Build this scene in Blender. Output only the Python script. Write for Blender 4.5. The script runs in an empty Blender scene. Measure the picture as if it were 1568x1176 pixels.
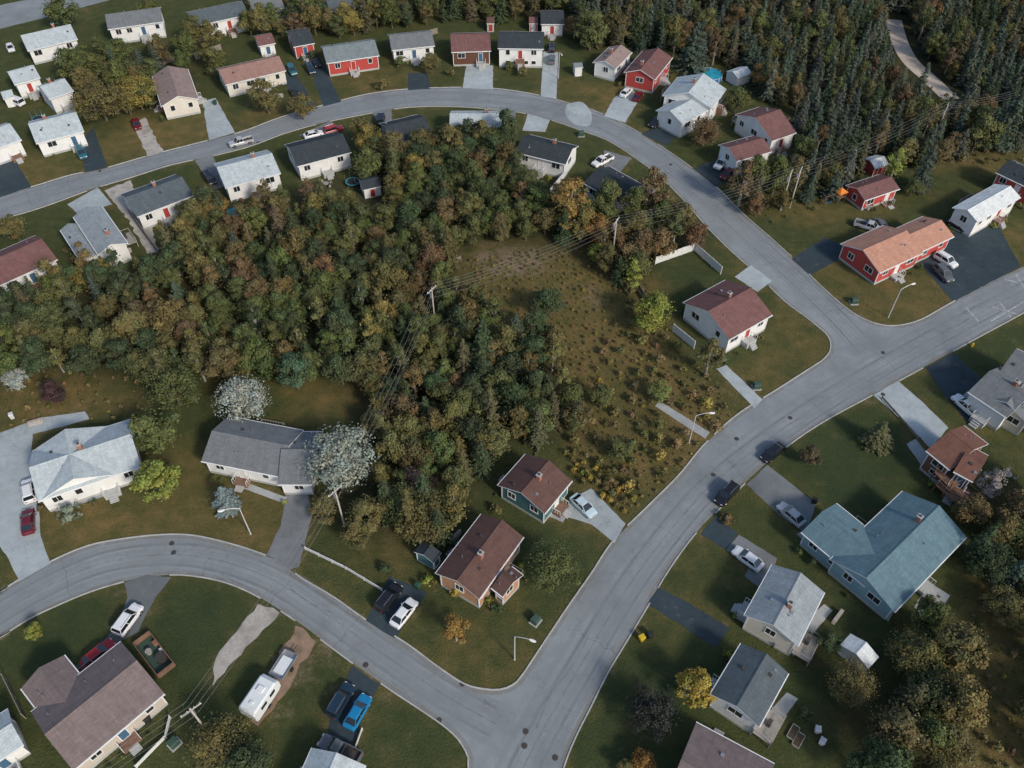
import bpy, math, random
import numpy as np
from mathutils import Vector, Matrix
from mathutils.geometry import tessellate_polygon
random.seed(7); rng=np.random.default_rng(7)
scene=bpy.context.scene
COL=scene.collection
# ------------------------------------------------------------------ survey
# The site was surveyed from a plan traced in 1568x1176 units; S() turns a
# traced point at a given height into metres on the site (X east, Y north).
F=1270.0; CH=99.0; PITCH=math.radians(48)
def S(px,py,z=0.0):
    x=(px-784)/F; y=-(py-588)/F
    a=math.pi/2-PITCH
    Y=y*math.cos(a)+math.sin(a); Z=y*math.sin(a)-math.cos(a)
    t=(z-CH)/Z
    return Vector((x*t,Y*t,z))
def S2(p,z=0.0):
    v=S(p[0],p[1],z); return (v.x,v.y)
def inpoly(x,y,poly):
    x=np.asarray(x,float); y=np.asarray(y,float)
    r=np.zeros(x.shape,bool); n=len(poly)
    for i in range(n):
        x1,y1=poly[i]; x2,y2=poly[(i+1)%n]
        if y1==y2: continue
        c=((y1>y)!=(y2>y))&(x<(x2-x1)*(y-y1)/(y2-y1)+x1)
        r^=c
    return r
def catmull(pts,step=0.8):
    out=[]
    P=[pts[0]]+list(pts)+[pts[-1]]
    for i in range(1,len(P)-2):
        p0,p1,p2,p3=[np.array(q,float) for q in P[i-1:i+3]]
        n=max(2,int(np.linalg.norm(p2-p1)/step))
        for k in range(n):
            t=k/n
            out.append(tuple(0.5*((2*p1)+(-p0+p2)*t+(2*p0-5*p1+4*p2-p3)*t*t+(-p0+3*p1-3*p2+p3)*t**3)))
    out.append(tuple(pts[-1])); return out
# ------------------------------------------------------------------ materials
MATS={}
def nodes(name):
    m=bpy.data.materials.new(name); m.use_nodes=True
    nt=m.node_tree; b=nt.nodes['Principled BSDF']
    return m,nt,b
def N(nt,t,**k):
    n=nt.nodes.new(t)
    for a,v in k.items(): setattr(n,a,v)
    return n
def noise(nt,vec,scale,detail=4,rough=.6):
    n=N(nt,'ShaderNodeTexNoise'); n.inputs['Scale'].default_value=scale
    n.inputs['Detail'].default_value=detail; n.inputs['Roughness'].default_value=rough
    nt.links.new(vec,n.inputs['Vector']); return n.outputs['Fac']
def rng_map(nt,v,a,b,c,d):
    n=N(nt,'ShaderNodeMapRange'); nt.links.new(v,n.inputs[0])
    for i,q in enumerate((a,b,c,d)): n.inputs[1+i].default_value=q
    return n.outputs[0]
def mix(nt,f,a,b,mode='MIX'):
    n=N(nt,'ShaderNodeMix',data_type='RGBA',blend_type=mode)
    if hasattr(f,'links'): nt.links.new(f,n.inputs[0])
    else: n.inputs[0].default_value=f
    for s,v in ((6,a),(7,b)):
        if hasattr(v,'links'): nt.links.new(v,n.inputs[s])
        else: n.inputs[s].default_value=(*v,1) if len(v)==3 else v
    return n.outputs[2]
def grey(nt,v):
    n=N(nt,'ShaderNodeCombineColor')
    for i in range(3): nt.links.new(v,n.inputs[i])
    return n.outputs[0]
def bump(nt,b,h,s=.3,d=.05):
    n=N(nt,'ShaderNodeBump'); n.inputs['Strength'].default_value=s; n.inputs['Distance'].default_value=d
    nt.links.new(h,n.inputs['Height']); nt.links.new(n.outputs[0],b.inputs['Normal'])
def M(name,col=(.5,.5,.5),rough=.7,var=.15,scale=2.0,metal=0,kind='plain',spec=.3):
    if name in MATS: return MATS[name]
    m,nt,b=nodes(name); b.inputs['Roughness'].default_value=rough; b.inputs['Metallic'].default_value=metal
    b.inputs['Specular IOR Level'].default_value=spec
    tc=N(nt,'ShaderNodeTexCoord'); v=tc.outputs['Object']
    f=noise(nt,v,scale,5); g=grey(nt,rng_map(nt,f,.3,.7,1-var,1+var))
    c=mix(nt,1.0,col,g,'MULTIPLY')
    if kind=='roof':
        br=N(nt,'ShaderNodeTexBrick'); br.offset=.5
        nt.links.new(v,br.inputs['Vector'])
        br.inputs['Scale'].default_value=1; br.inputs['Brick Width'].default_value=.9; br.inputs['Row Height'].default_value=.28
        br.inputs['Mortar Size'].default_value=.02; br.inputs['Bias'].default_value=0
        br.inputs['Color1'].default_value=(.86,.86,.86,1); br.inputs['Color2'].default_value=(1.12,1.12,1.12,1); br.inputs['Mortar'].default_value=(.68,.68,.68,1)
        c=mix(nt,.6,c,br.outputs['Color'],'MULTIPLY')
        mp=N(nt,'ShaderNodeMapping'); mp.inputs['Scale'].default_value=(2.2,.35,.35); nt.links.new(v,mp.inputs[0])
        st=noise(nt,mp.outputs[0],1.3,4); c=mix(nt,1.0,c,grey(nt,rng_map(nt,st,.35,.7,1.07,.88)),'MULTIPLY')
        fn=noise(nt,v,9,3); c=mix(nt,1.0,c,grey(nt,rng_map(nt,fn,.3,.7,.85,1.15)),'MULTIPLY')
        bump(nt,b,br.outputs['Fac'],.4,.03)
    if kind=='siding':
        w=N(nt,'ShaderNodeTexWave',bands_direction='Z',wave_profile='SAW'); w.inputs['Scale'].default_value=1.1
        nt.links.new(v,w.inputs['Vector']); c=mix(nt,1.0,c,grey(nt,rng_map(nt,w.outputs['Fac'],0,.25,.80,1.0)),'MULTIPLY')
        bump(nt,b,w.outputs['Fac'],.5,.03)
    if kind=='brick':
        br=N(nt,'ShaderNodeTexBrick'); nt.links.new(v,br.inputs['Vector']); br.inputs['Scale'].default_value=3
        br.inputs['Color1'].default_value=(*[q*.8 for q in col],1); br.inputs['Color2'].default_value=(*[q*1.1 for q in col],1)
        c=mix(nt,.6,c,br.outputs['Color'])
    if kind=='objcol':
        oi=N(nt,'ShaderNodeObjectInfo'); c=mix(nt,1.0,oi.outputs['Color'],g,'MULTIPLY')
    if kind=='wood':
        w=N(nt,'ShaderNodeTexWave',bands_direction='X'); w.inputs['Scale'].default_value=3; w.inputs['Distortion'].default_value=.6
        nt.links.new(v,w.inputs['Vector']); c=mix(nt,1.0,c,grey(nt,rng_map(nt,w.outputs['Fac'],0,.3,.55,1.0)),'MULTIPLY')
    if kind in('asphalt','concrete','gravel','dirt'):
        f2=noise(nt,v,.12,5,.65); c=mix(nt,1.0,c,grey(nt,rng_map(nt,f2,.3,.7,.80,1.16)),'MULTIPLY')
        f3=noise(nt,v,14,2,.7); c=mix(nt,1.0,c,grey(nt,rng_map(nt,f3,.3,.7,.88,1.12)),'MULTIPLY')
        if kind in('gravel','dirt'):
            f4=noise(nt,v,.5,6,.7); c=mix(nt,rng_map(nt,f4,.5,.68,0,.75),c,(.08,.08,.035) if kind=='dirt' else (.16,.15,.12))
        if kind in('concrete','asphalt'):
            vo=N(nt,'ShaderNodeTexVoronoi',feature='DISTANCE_TO_EDGE'); vo.inputs['Scale'].default_value=.11
            w1=N(nt,'ShaderNodeTexNoise'); w1.inputs['Scale'].default_value=.8; w1.inputs['Detail'].default_value=5; nt.links.new(v,w1.inputs['Vector'])
            sc_=N(nt,'ShaderNodeVectorMath',operation='SCALE'); sc_.inputs['Scale'].default_value=3.5; nt.links.new(w1.outputs['Color'],sc_.inputs[0])
            ad=N(nt,'ShaderNodeVectorMath',operation='ADD'); nt.links.new(v,ad.inputs[0]); nt.links.new(sc_.outputs[0],ad.inputs[1])
            nt.links.new(ad.outputs[0],vo.inputs['Vector'])
            c=mix(nt,1.0,c,grey(nt,rng_map(nt,vo.outputs['Distance'],0.0,.010,.80,1.0)),'MULTIPLY')
            f5=noise(nt,v,.5,5,.7); c=mix(nt,rng_map(nt,f5,.58,.72,0,.35),c,(.20,.18,.14))
            f6=noise(nt,v,.045,6,.75); c=mix(nt,1.0,c,grey(nt,rng_map(nt,f6,.55,.66,1,.84)),'MULTIPLY')
        bump(nt,b,f3,.3,.02)
    nt.links.new(c,b.inputs['Base Color'])
    MATS[name]=m; return m
white_trim=M('white_trim',(.74,.75,.75),.5,.06)
glass=M('window_glass',(.02,.025,.03),.08,.3,1.0,spec=.9)
concrete=M('concrete',(.40,.41,.40),.9,.12,1.5)
ROOF={'brown':(.125,.072,.062),'mauve':(.20,.16,.155),'grey':(.17,.185,.195),'light':(.44,.50,.52),'dark':(.045,.056,.064),
 'blue':(.125,.205,.24),'salmon':(.46,.25,.18),'red':(.18,.095,.09),'white':(.66,.70,.70),'pink':(.29,.22,.20),'dgrey':(.10,.125,.14),
 'rust':(.19,.095,.07),'teal':(.05,.34,.44),'green':(.19,.23,.24),'light2':(.29,.33,.35),'pink2':(.30,.185,.155)}
WALL={'white':(.75,.76,.75),'red':(.45,.07,.06),'peach':(.50,.27,.16),'teal':(.07,.17,.18),'lblue':(.25,.40,.45),'tan':(.52,.47,.40),
 'brown':(.20,.10,.07),'grey':(.36,.38,.39),'brick':(.30,.14,.09),'cream':(.66,.62,.54)}
def roofm(k): return M('shingles_'+k,ROOF[k],.9,.10,.8,kind='roof',spec=.15)
def wallm(k): return M('siding_'+k,WALL[k],.65,.07,.7,kind='brick' if k=='brick' else 'siding')
# ------------------------------------------------------------------ mesh builder
class MB:
    def __init__(s): s.v=[]; s.f=[]; s.m=[]; s.mats=[]
    def mi(s,mat):
        if mat not in s.mats: s.mats.append(mat)
        return s.mats.index(mat)
    def poly(s,pts,mat):
        i=len(s.v); s.v+= [tuple(p) for p in pts]; s.f.append(tuple(range(i,i+len(pts)))); s.m.append(s.mi(mat))
    def box(s,x0,x1,y0,y1,z0,z1,mat,rot=0,c=(0,0)):
        P=[(x,y,z) for z in (z0,z1) for x,y in ((x0,y0),(x1,y0),(x1,y1),(x0,y1))]
        if rot:
            ca,sa=math.cos(rot),math.sin(rot)
            P=[(c[0]+(x-c[0])*ca-(y-c[1])*sa,c[1]+(x-c[0])*sa+(y-c[1])*ca,z) for x,y,z in P]
        i=len(s.v); s.v+=P; k=s.mi(mat)
        for f in ((3,2,1,0),(4,5,6,7),(0,1,5,4),(1,2,6,5),(2,3,7,6),(3,0,4,7)):
            s.f.append(tuple(i+q for q in f)); s.m.append(k)
    def tube(s,p0,p1,r0,r1,mat,n=7,cap=True):
        p0=Vector(p0); p1=Vector(p1); d=(p1-p0)
        if d.length<1e-6: return
        d.normalize(); a=d.orthogonal().normalized(); b=d.cross(a)
        i=len(s.v); k=s.mi(mat)
        for p,r in ((p0,r0),(p1,r1)):
            for j in range(n):
                t=2*math.pi*j/n; s.v.append(tuple(p+a*math.cos(t)*r+b*math.sin(t)*r))
        for j in range(n):
            s.f.append((i+j,i+(j+1)%n,i+n+(j+1)%n,i+n+j)); s.m.append(k)
        if cap:
            s.f.append(tuple(i+n+j for j in range(n))); s.m.append(k)
            s.f.append(tuple(i+n-1-j for j in range(n))); s.m.append(k)
    def loft(s,rings,mat,cap=True):
        n=len(rings[0]); i=len(s.v); k=s.mi(mat)
        for r in rings: s.v+=[tuple(p) for p in r]
        for a in range(len(rings)-1):
            for j in range(n):
                s.f.append((i+a*n+j,i+a*n+(j+1)%n,i+(a+1)*n+(j+1)%n,i+(a+1)*n+j)); s.m.append(k)
        if cap:
            s.f.append(tuple(i+n-1-j for j in range(n))); s.m.append(k)
            e=i+(len(rings)-1)*n; s.f.append(tuple(e+j for j in range(n))); s.m.append(k)
    def mesh(s,name,smooth=False):
        me=bpy.data.meshes.new(name); me.from_pydata(s.v,[],s.f)
        for m in s.mats: me.materials.append(m)
        me.polygons.foreach_set('material_index',s.m)
        if smooth: me.polygons.foreach_set('use_smooth',[True]*len(s.f))
        me.update(); return me
    def obj(s,name,parent=None,loc=(0,0,0),rz=0,smooth=False):
        return place(s.mesh(name,smooth),name,parent,loc,rz)
def place(me,name,parent=None,loc=(0,0,0),rz=0,sc=(1,1,1),color=None):
    o=bpy.data.objects.new(name,me); COL.objects.link(o)
    o.location=loc; o.rotation_euler=(0,0,rz); o.scale=sc
    if parent is not None: o.parent=parent
    if color is not None: o.color=(*color,1)
    return o
def empty(name,loc=(0,0,0),rz=0):
    e=bpy.data.objects.new(name,None); e.empty_display_size=1; COL.objects.link(e); e.location=loc; e.rotation_euler=(0,0,rz); return e
# ------------------------------------------------------------------ roads
E1=[(-60,322),(0,301),(60,283),(110,268),(160,258),(230,238),(300,220),(370,202),(430,180),(500,160),(560,145),(620,137),(700,134),(760,136),(820,145),(870,158),(910,170),(950,188),(990,210),(1020,230),(1060,258),(1100,290),(1140,330),(1180,365),(1220,402),(1255,437),(1290,468),(1315,485),(1345,497),(1375,499),(1410,490),(1450,468),(1500,440),(1568,408),(1640,375)]
E4=[(1640,435),(1568,478),(1500,515),(1440,548),(1400,570),(1335,605),(1270,640),(1220,672),(1175,708),(1140,740),(1100,780),(1060,822),(1020,878),(990,930),(960,980),(930,1030),(905,1080),(880,1130),(862,1176),(838,1260)]
E3=[(690,1260),(718,1176),(708,1140),(685,1115),(650,1090),(600,1057),(550,1022),(500,985),(460,955),(410,922),(375,903),(340,890),(300,882),(260,880),(200,888),(140,905),(80,930),(40,950),(0,975),(-60,1010)]
E2=[(-60,945),(0,907),(30,888),(75,862),(130,838),(180,827),(240,820),(290,820),(340,830),(390,845),(430,862),(460,885),(510,915),(560,950),(620,985),(670,1022),(710,1048),(740,1056),(765,1057),(785,1050),(800,1035),(830,990),(870,930),(905,880),(940,828),(990,778),(1040,728),(1080,680),(1130,635),(1190,597),(1240,565),(1262,550),(1272,535),(1268,515),(1240,490),(1200,460),(1160,420),(1120,385),(1080,345),(1050,310),(1010,270),(970,240),(930,215),(890,200),(850,186),(800,173),(740,166),(680,163),(620,165),(560,175),(500,187),(440,203),(380,225),(320,240),(260,253),(200,272),(140,290),(80,312),(30,328),(-60,352)]
edges=[]
for E in (E1,E4,E3,E2):
    w=[S2(p) for p in E]
    a=np.array(w[0]); b=np.array(w[1]); d=(a-b)/np.linalg.norm(a-b); w=[tuple(a+d*60)]+w if E is not E3 else [tuple(a+d*15)]+w
    a=np.array(w[-1]); b=np.array(w[-2]); d=(a-b)/np.linalg.norm(a-b); w=w+[tuple(a+d*(15 if E is E4 else 60))]
    edges.append(catmull(w))
ROAD=[p for e in edges for p in e]
def sheet(name,poly,z,mat,parent=None):
    me=bpy.data.meshes.new(name)
    tris=tessellate_polygon([[Vector((x,y,0)) for x,y in poly]])
    V=[(x,y,z) for x,y in poly]; Fc=[]
    for t in tris:
        a,b,c=[Vector(V[i]) for i in t]
        Fc.append(tuple(t) if (b-a).cross(c-a).z>0 else tuple(reversed(t)))
    me.from_pydata(V,[],Fc); me.materials.append(mat); me.update()
    return place(me,name,parent)
asph=M('asphalt_road',(.238,.262,.275),.88,.05,.6,kind='asphalt')
sheet('road',ROAD,.012,asph)
road2=catmull([S2(p) for p in [(-90,66),(0,44),(80,24),(160,2),(230,-16)]])+catmull([S2(p) for p in [(190,-34),(130,-20),(60,-4),(0,8),(-90,30)]])
sheet('road',road2,.012,asph)
DR=[
('light',[(-30,672),(0,663),(60,640),(130,630),(137,642),(50,665),(46,740),(60,775),(62,820),(77,863),(30,890),(10,850),(-30,800)]),
('asph',[(440,745),(470,745),(478,790),(458,868),(445,872),(408,850),(430,805)]),
('dark',[(598,882),(640,900),(655,908),(605,978),(560,950)]),
('light',[(905,748),(925,768),(958,802),(941,832),(905,803),(868,792),(872,765)]),
('asph2',[(190,892),(225,880),(262,884),(240,912),(222,945),(212,968),(180,985),(150,1015),(130,1035),(116,1020),(140,998),(165,975),(188,938),(195,915)]),
('gravel',[(395,925),(428,938),(395,975),(350,1020),(325,1052),(330,1010),(365,965)]),
('dark',[(540,1020),(582,1048),(560,1090),(535,1150),(505,1140),(505,1085)]),
('dirt',[(452,958),(484,982),(455,1030),(425,1075),(395,1112),(378,1100),(415,1030)]),
('dark',[(1095,790),(1130,818),(1112,842),(1073,818)]),
('asph',[(1131,819),(1190,855),(1168,905),(1140,882),(1148,865),(1112,843)]),
('asph',[(1175,712),(1250,772),(1235,818),(1195,790),(1143,742)]),
('dark',[(1010,900),(1065,930),(1118,962),(1095,992),(1040,955),(991,925)]),
('light',[(1375,583),(1412,615),(1452,655),(1425,687),(1395,655),(1337,605)]),
('dark',[(1460,540),(1500,578),(1490,600),(1515,648),(1490,655),(1450,610),(1418,563)]),
('dark',[(1470,350),(1530,348),(1563,408),(1460,462),(1405,400),(1440,370)]),
('dark',[(1262,364),(1297,378),(1290,395),(1240,422),(1212,397)]),
('light',[(1150,406),(1182,430),(1160,447),(1125,424)]),
('dark',[(1062,258),(1100,245),(1120,265),(1098,287)]),
('dark',[(1015,185),(1047,195),(1020,224),(983,205)]),
('light',[(965,133),(980,150),(957,188),(925,178),(940,150)]),
('light',[(832,78),(855,80),(852,152),(828,147)]),
('light',[(714,100),(755,100),(755,137),(708,135)]),
('dark',[(625,112),(655,112),(660,136),(625,138)]),
('dark',[(470,90),(490,88),(522,156),(495,163)]),
('dark',[(432,115),(450,110),(487,166),(457,174)]),
('light',[(310,155),(330,150),(360,203),(320,215)]),
('gravel',[(205,190),(222,180),(250,232),(225,240)]),
('dark',[(120,220),(143,195),(164,256),(132,264)]),
('dark',[(-20,238),(15,232),(48,286),(-20,309)]),
('gravel',[(160,292),(200,276),(225,330),(243,385),(225,388),(195,335)]),
('light',[(103,313),(150,287),(172,313),(120,328)]),
('asph',[(298,246),(325,238),(347,285),(330,290)]),
('asph',[(458,207),(505,186),(530,200),(470,212)]),
('light',[(808,174),(842,184),(835,202),(800,200)]),
('asph',[(925,230),(968,242),(950,264),(925,258)]),
('light',[(1097,565),(1112,559),(1168,612),(1155,625)]),
('asph',[(570,172),(600,168),(600,190),(580,192)]),
('asph',[(770,170),(790,172),(788,195),(772,195)]),
('conc',[(1220,818),(1230,812),(1368,938),(1360,952)]),
('conc',[(1388,680),(1402,672),(1450,735),(1432,745)]),
('conc',[(1400,930),(1420,890),(1455,912),(1425,955)]),
('conc',[(1003,622),(1010,614),(1087,662),(1080,672)]),
('conc',[(365,745),(375,738),(440,762),(432,770)]),
('conc',[(838,790),(846,780),(868,790),(862,800)]),
('conc',[(80,770),(155,748),(160,760),(85,784)]),
('conc',[(1195,985),(1262,925),(1275,935),(1215,1005)]),
('conc',[(1160,1110),(1205,1060),(1222,1070),(1180,1128)]),
]
DM={'light':M('concrete_drive',(.38,.43,.445),.9,.10,.8,kind='concrete'),'asph':M('asphalt_drive',(.185,.20,.208),.9,.08,.8,kind='asphalt'),'asph2':M('asphalt_drive_old',(.13,.145,.15),.9,.08,.8,kind='asphalt'),
 'dark':M('asphalt_new',(.036,.056,.068),.8,.12,.8,kind='asphalt'),'gravel':M('gravel',(.44,.41,.37),.95,.2,2,kind='gravel'),
 'dirt':M('dirt',(.29,.20,.14),.95,.2,2,kind='dirt'),'conc':M('walk',(.36,.38,.38),.9,.1,1,kind='concrete')}
DPOLY=[]
DN={'light':'driveway','asph':'driveway','asph2':'driveway','dark':'driveway','gravel':'gravel_driveway','dirt':'dirt_track','conc':'footpath'}
def rough(poly,amp):
    out=[]; n=len(poly)
    for i in range(n):
        a=np.array(poly[i]); b=np.array(poly[(i+1)%n]); L=np.linalg.norm(b-a); k=max(1,int(L/.9)); nn=np.array([-(b-a)[1],(b-a)[0]])/(L+1e-9)
        for j in range(k):
            p=a+(b-a)*j/k
            if j: p=p+nn*random.uniform(-amp,amp)
            out.append(tuple(p))
    return out
for i,(k,p) in enumerate(DR):
    w=rough([S2(q) for q in p],{'gravel':.28,'dirt':.4,'light':.06,'conc':.03}.get(k,.09)); DPOLY.append(w)
    sheet(DN[k],w,.020+.004*(i%4),DM[k])
sheet('road_patch',catmull([S2(q) for q in [(868,160),(890,156),(905,172),(903,192),(880,190),(866,175),(868,160)]]),.017,DM['light'])
TRK=catmull([S2(p) for p in [(1368,30),(1378,65),(1395,95),(1425,122),(1456,152)]],1.5)
def ribbon(name,c,w,z,mat,parent=None):
    c=np.array(c); t=np.gradient(c,axis=0); t/=np.linalg.norm(t,axis=1)[:,None]; n=np.stack([-t[:,1],t[:,0]],1)
    V=[]; Fc=[]
    for i in range(len(c)):
        for s in (-.5,.5):
            q=c[i]+n[i]*w*s; V.append((q[0],q[1],z))
        if i: Fc.append((2*i-1,2*i-2,2*i,2*i+1))
    me=bpy.data.meshes.new(name); me.from_pydata(V,[],Fc); me.materials.append(mat); me.update()
    return place(me,name,parent)
ribbon('dirt_track',TRK,4.2,.02,M('dirt_pale',(.50,.43,.36),.95,.2,1,kind='concrete'))
GX0,GY0,GS=-260.0,-20.0,.5; gx=np.arange(GX0,260,GS); gy=np.arange(GY0,330,GS); GXX,GYY=np.meshgrid(gx,gy)
def ras(poly,out):
    xs_=[p[0] for p in poly]; ys_=[p[1] for p in poly]
    i0,i1=max(0,int((min(xs_)-GX0)/GS)-1),min(len(gx),int((max(xs_)-GX0)/GS)+2); j0,j1=max(0,int((min(ys_)-GY0)/GS)-1),min(len(gy),int((max(ys_)-GY0)/GS)+2)
    if i1<=i0 or j1<=j0: return
    out[j0:j1,i0:i1]|=inpoly(GXX[j0:j1,i0:i1],GYY[j0:j1,i0:i1],poly)
drv=np.zeros(GXX.shape,bool)
for d in DPOLY: ras(d,drv)
occ=drv.copy(); roadmask=np.zeros(GXX.shape,bool); ras(ROAD,roadmask); ras(road2,roadmask); occ|=roadmask
def look(mask,x,y):
    i=int(round((x-GX0)/GS)); j=int(round((y-GY0)/GS))
    return bool(mask[j,i]) if 0<=j<mask.shape[0] and 0<=i<mask.shape[1] else False
def dilate(mask,r):
    k=int(round(r/GS)); out=mask.copy()
    for a in range(-k,k+1):
        for b in range(-k,k+1):
            if a*a+b*b<=k*k: out|=np.roll(np.roll(mask,a,0),b,1)
    return out
kerbm=M('kerb_concrete',(.42,.43,.41),.9,.2,1.0)
kb=MB()
for e in edges:
    for i in range(len(e)-1):
        a=np.array(e[i]); b=np.array(e[i+1]); L=np.linalg.norm(b-a)
        if L<.05: continue
        m=(a+b)/2; t=(b-a)/L; n=np.array([-t[1],t[0]])
        if look(drv,m[0],m[1]) or look(drv,m[0]+n[0]*.7,m[1]+n[1]*.7) or look(drv,m[0]-n[0]*.7,m[1]-n[1]*.7): continue
        if look(roadmask,m[0]+n[0]*1.2,m[1]+n[1]*1.2): n=-n
        w=.16; h=.11
        P=[a,b,b+n*w,a+n*w]
        A=[(q[0],q[1],0.0) for q in P]; B=[(q[0],q[1],h) for q in P]
        kb.poly(B,kerbm); kb.poly([A[0],A[1],B[1],B[0]],kerbm); kb.poly([A[2],A[3],B[3],B[2]],kerbm)
kb.obj('kerb')
def fade_mat(name,col,amt,scale=.3):
    m,nt,b=nodes(name); tc=N(nt,'ShaderNodeTexCoord'); f=noise(nt,tc.outputs['Object'],scale,5,.65)
    b.inputs['Base Color'].default_value=(*col,1); b.inputs['Roughness'].default_value=.9
    nt.links.new(rng_map(nt,f,.35,.7,0,amt),b.inputs['Alpha']); return m
wear=fade_mat('tyre_wear',(.33,.355,.365),.30,.12); seam=fade_mat('tar_seam',(.10,.11,.115),.7,.9); oil=fade_mat('oil_drip',(.13,.14,.14),.30,.12); dust=fade_mat('edge_dust',(.30,.27,.22),.6,.35)
cA=[(-60,337),(60,298),(230,254),(370,213),(500,173),(620,151),(700,148),(820,159),(910,186),(990,230),(1060,285),(1140,355),(1220,428),(1280,485),(1330,540)]
cB=[(1640,405),(1568,443),(1470,495),(1370,550),(1250,622),(1155,688),(1075,755),(1005,838),(950,915),(890,1015),(840,1100),(800,1176),(780,1230)]
cC=[(-60,977),(60,905),(160,862),(260,850),(340,860),(420,890),(490,935),(580,998),(680,1065),(760,1110)]
for c,offs in ((cA,(-2.1,-.7,.9,2.2)),(cB,(-2.6,-1.1,1.0,2.5)),(cC,(-2.3,-.9,.8,2.2))):
    w=np.array(catmull([S2(p) for p in c],1.5)); t=np.gradient(w,axis=0); t/=np.linalg.norm(t,axis=1)[:,None]; n=np.stack([-t[:,1],t[:,0]],1)
    zb=.0155+.0015*(0 if c is cA else 1 if c is cB else 2)
    for o in offs: ribbon('tyre_wear',w+n*o,.65,zb,wear)
    ribbon('road_seam',w+n*.08,.07,zb+.003,seam); ribbon('oil_stain',w+n*-1.45,.4,zb+.0005,oil); ribbon('oil_stain',w+n*1.7,.4,zb+.0005,oil)
    k=8
    while k<len(w)-6:   # transverse and wandering sealed cracks
        a=w[k]-n[k]*3.1; b_=w[k]+n[k]*3.1
        pts=[a+(b_-a)*s+t[k]*random.uniform(-.25,.25) for s in np.linspace(0,1,9)]
        ribbon('sealed_crack',pts,.07,.0232,seam)
        if random.random()<.6:
            o=random.uniform(-2.4,2.4); m_=min(len(w)-1,k+random.randint(4,9)); ph=random.uniform(0,6)
            ribbon('sealed_crack',[w[j]+n[j]*(o+.3*math.sin(j*.9+ph)) for j in range(k,m_)],.06,.0236,seam)
        k+=random.randint(5,13)
for e in edges:
    c=np.array(e); t=np.gradient(c,axis=0); t/=np.linalg.norm(t,axis=1)[:,None]+1e-9; n=np.stack([-t[:,1],t[:,0]],1)
    # kerb-side dust lies on the road side of the edge
    s=1 if look(roadmask,*(c[len(c)//3]+n[len(c)//3]*1.5)) else -1
    ribbon('gutter_dust',c+n*s*.28,.5,.0142,dust)
paint=fade_mat('road_paint',(.75,.75,.73),.9,2.0)
for a,b in [((1478,470),(1498,492)),((1530,462),(1548,486)),((1517,492),(1568,462)),((1520,470),(1560,482)),((1538,428),(1556,432)),((1556,420),(1568,440))]:
    ribbon('road_marking',[S2(a),S2(b)],.22,.026,paint)
iron=M('cast_iron',(.06,.055,.05),.7,.3,4)
for p in [(1128,672),(1352,604),(1352,540),(1092,727),(266,846),(263,832),(803,1142),(805,1120),(708,1047),(672,1103),(1286,462),(1027,252),(153,262),(560,1018),(1210,640),(395,218),(850,1160)]:
    b=MB(); b.tube((0,0,.0),(0,0,.036),.36,.36,iron,14); b.obj('manhole_cover',loc=(*S2(p),0))
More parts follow.
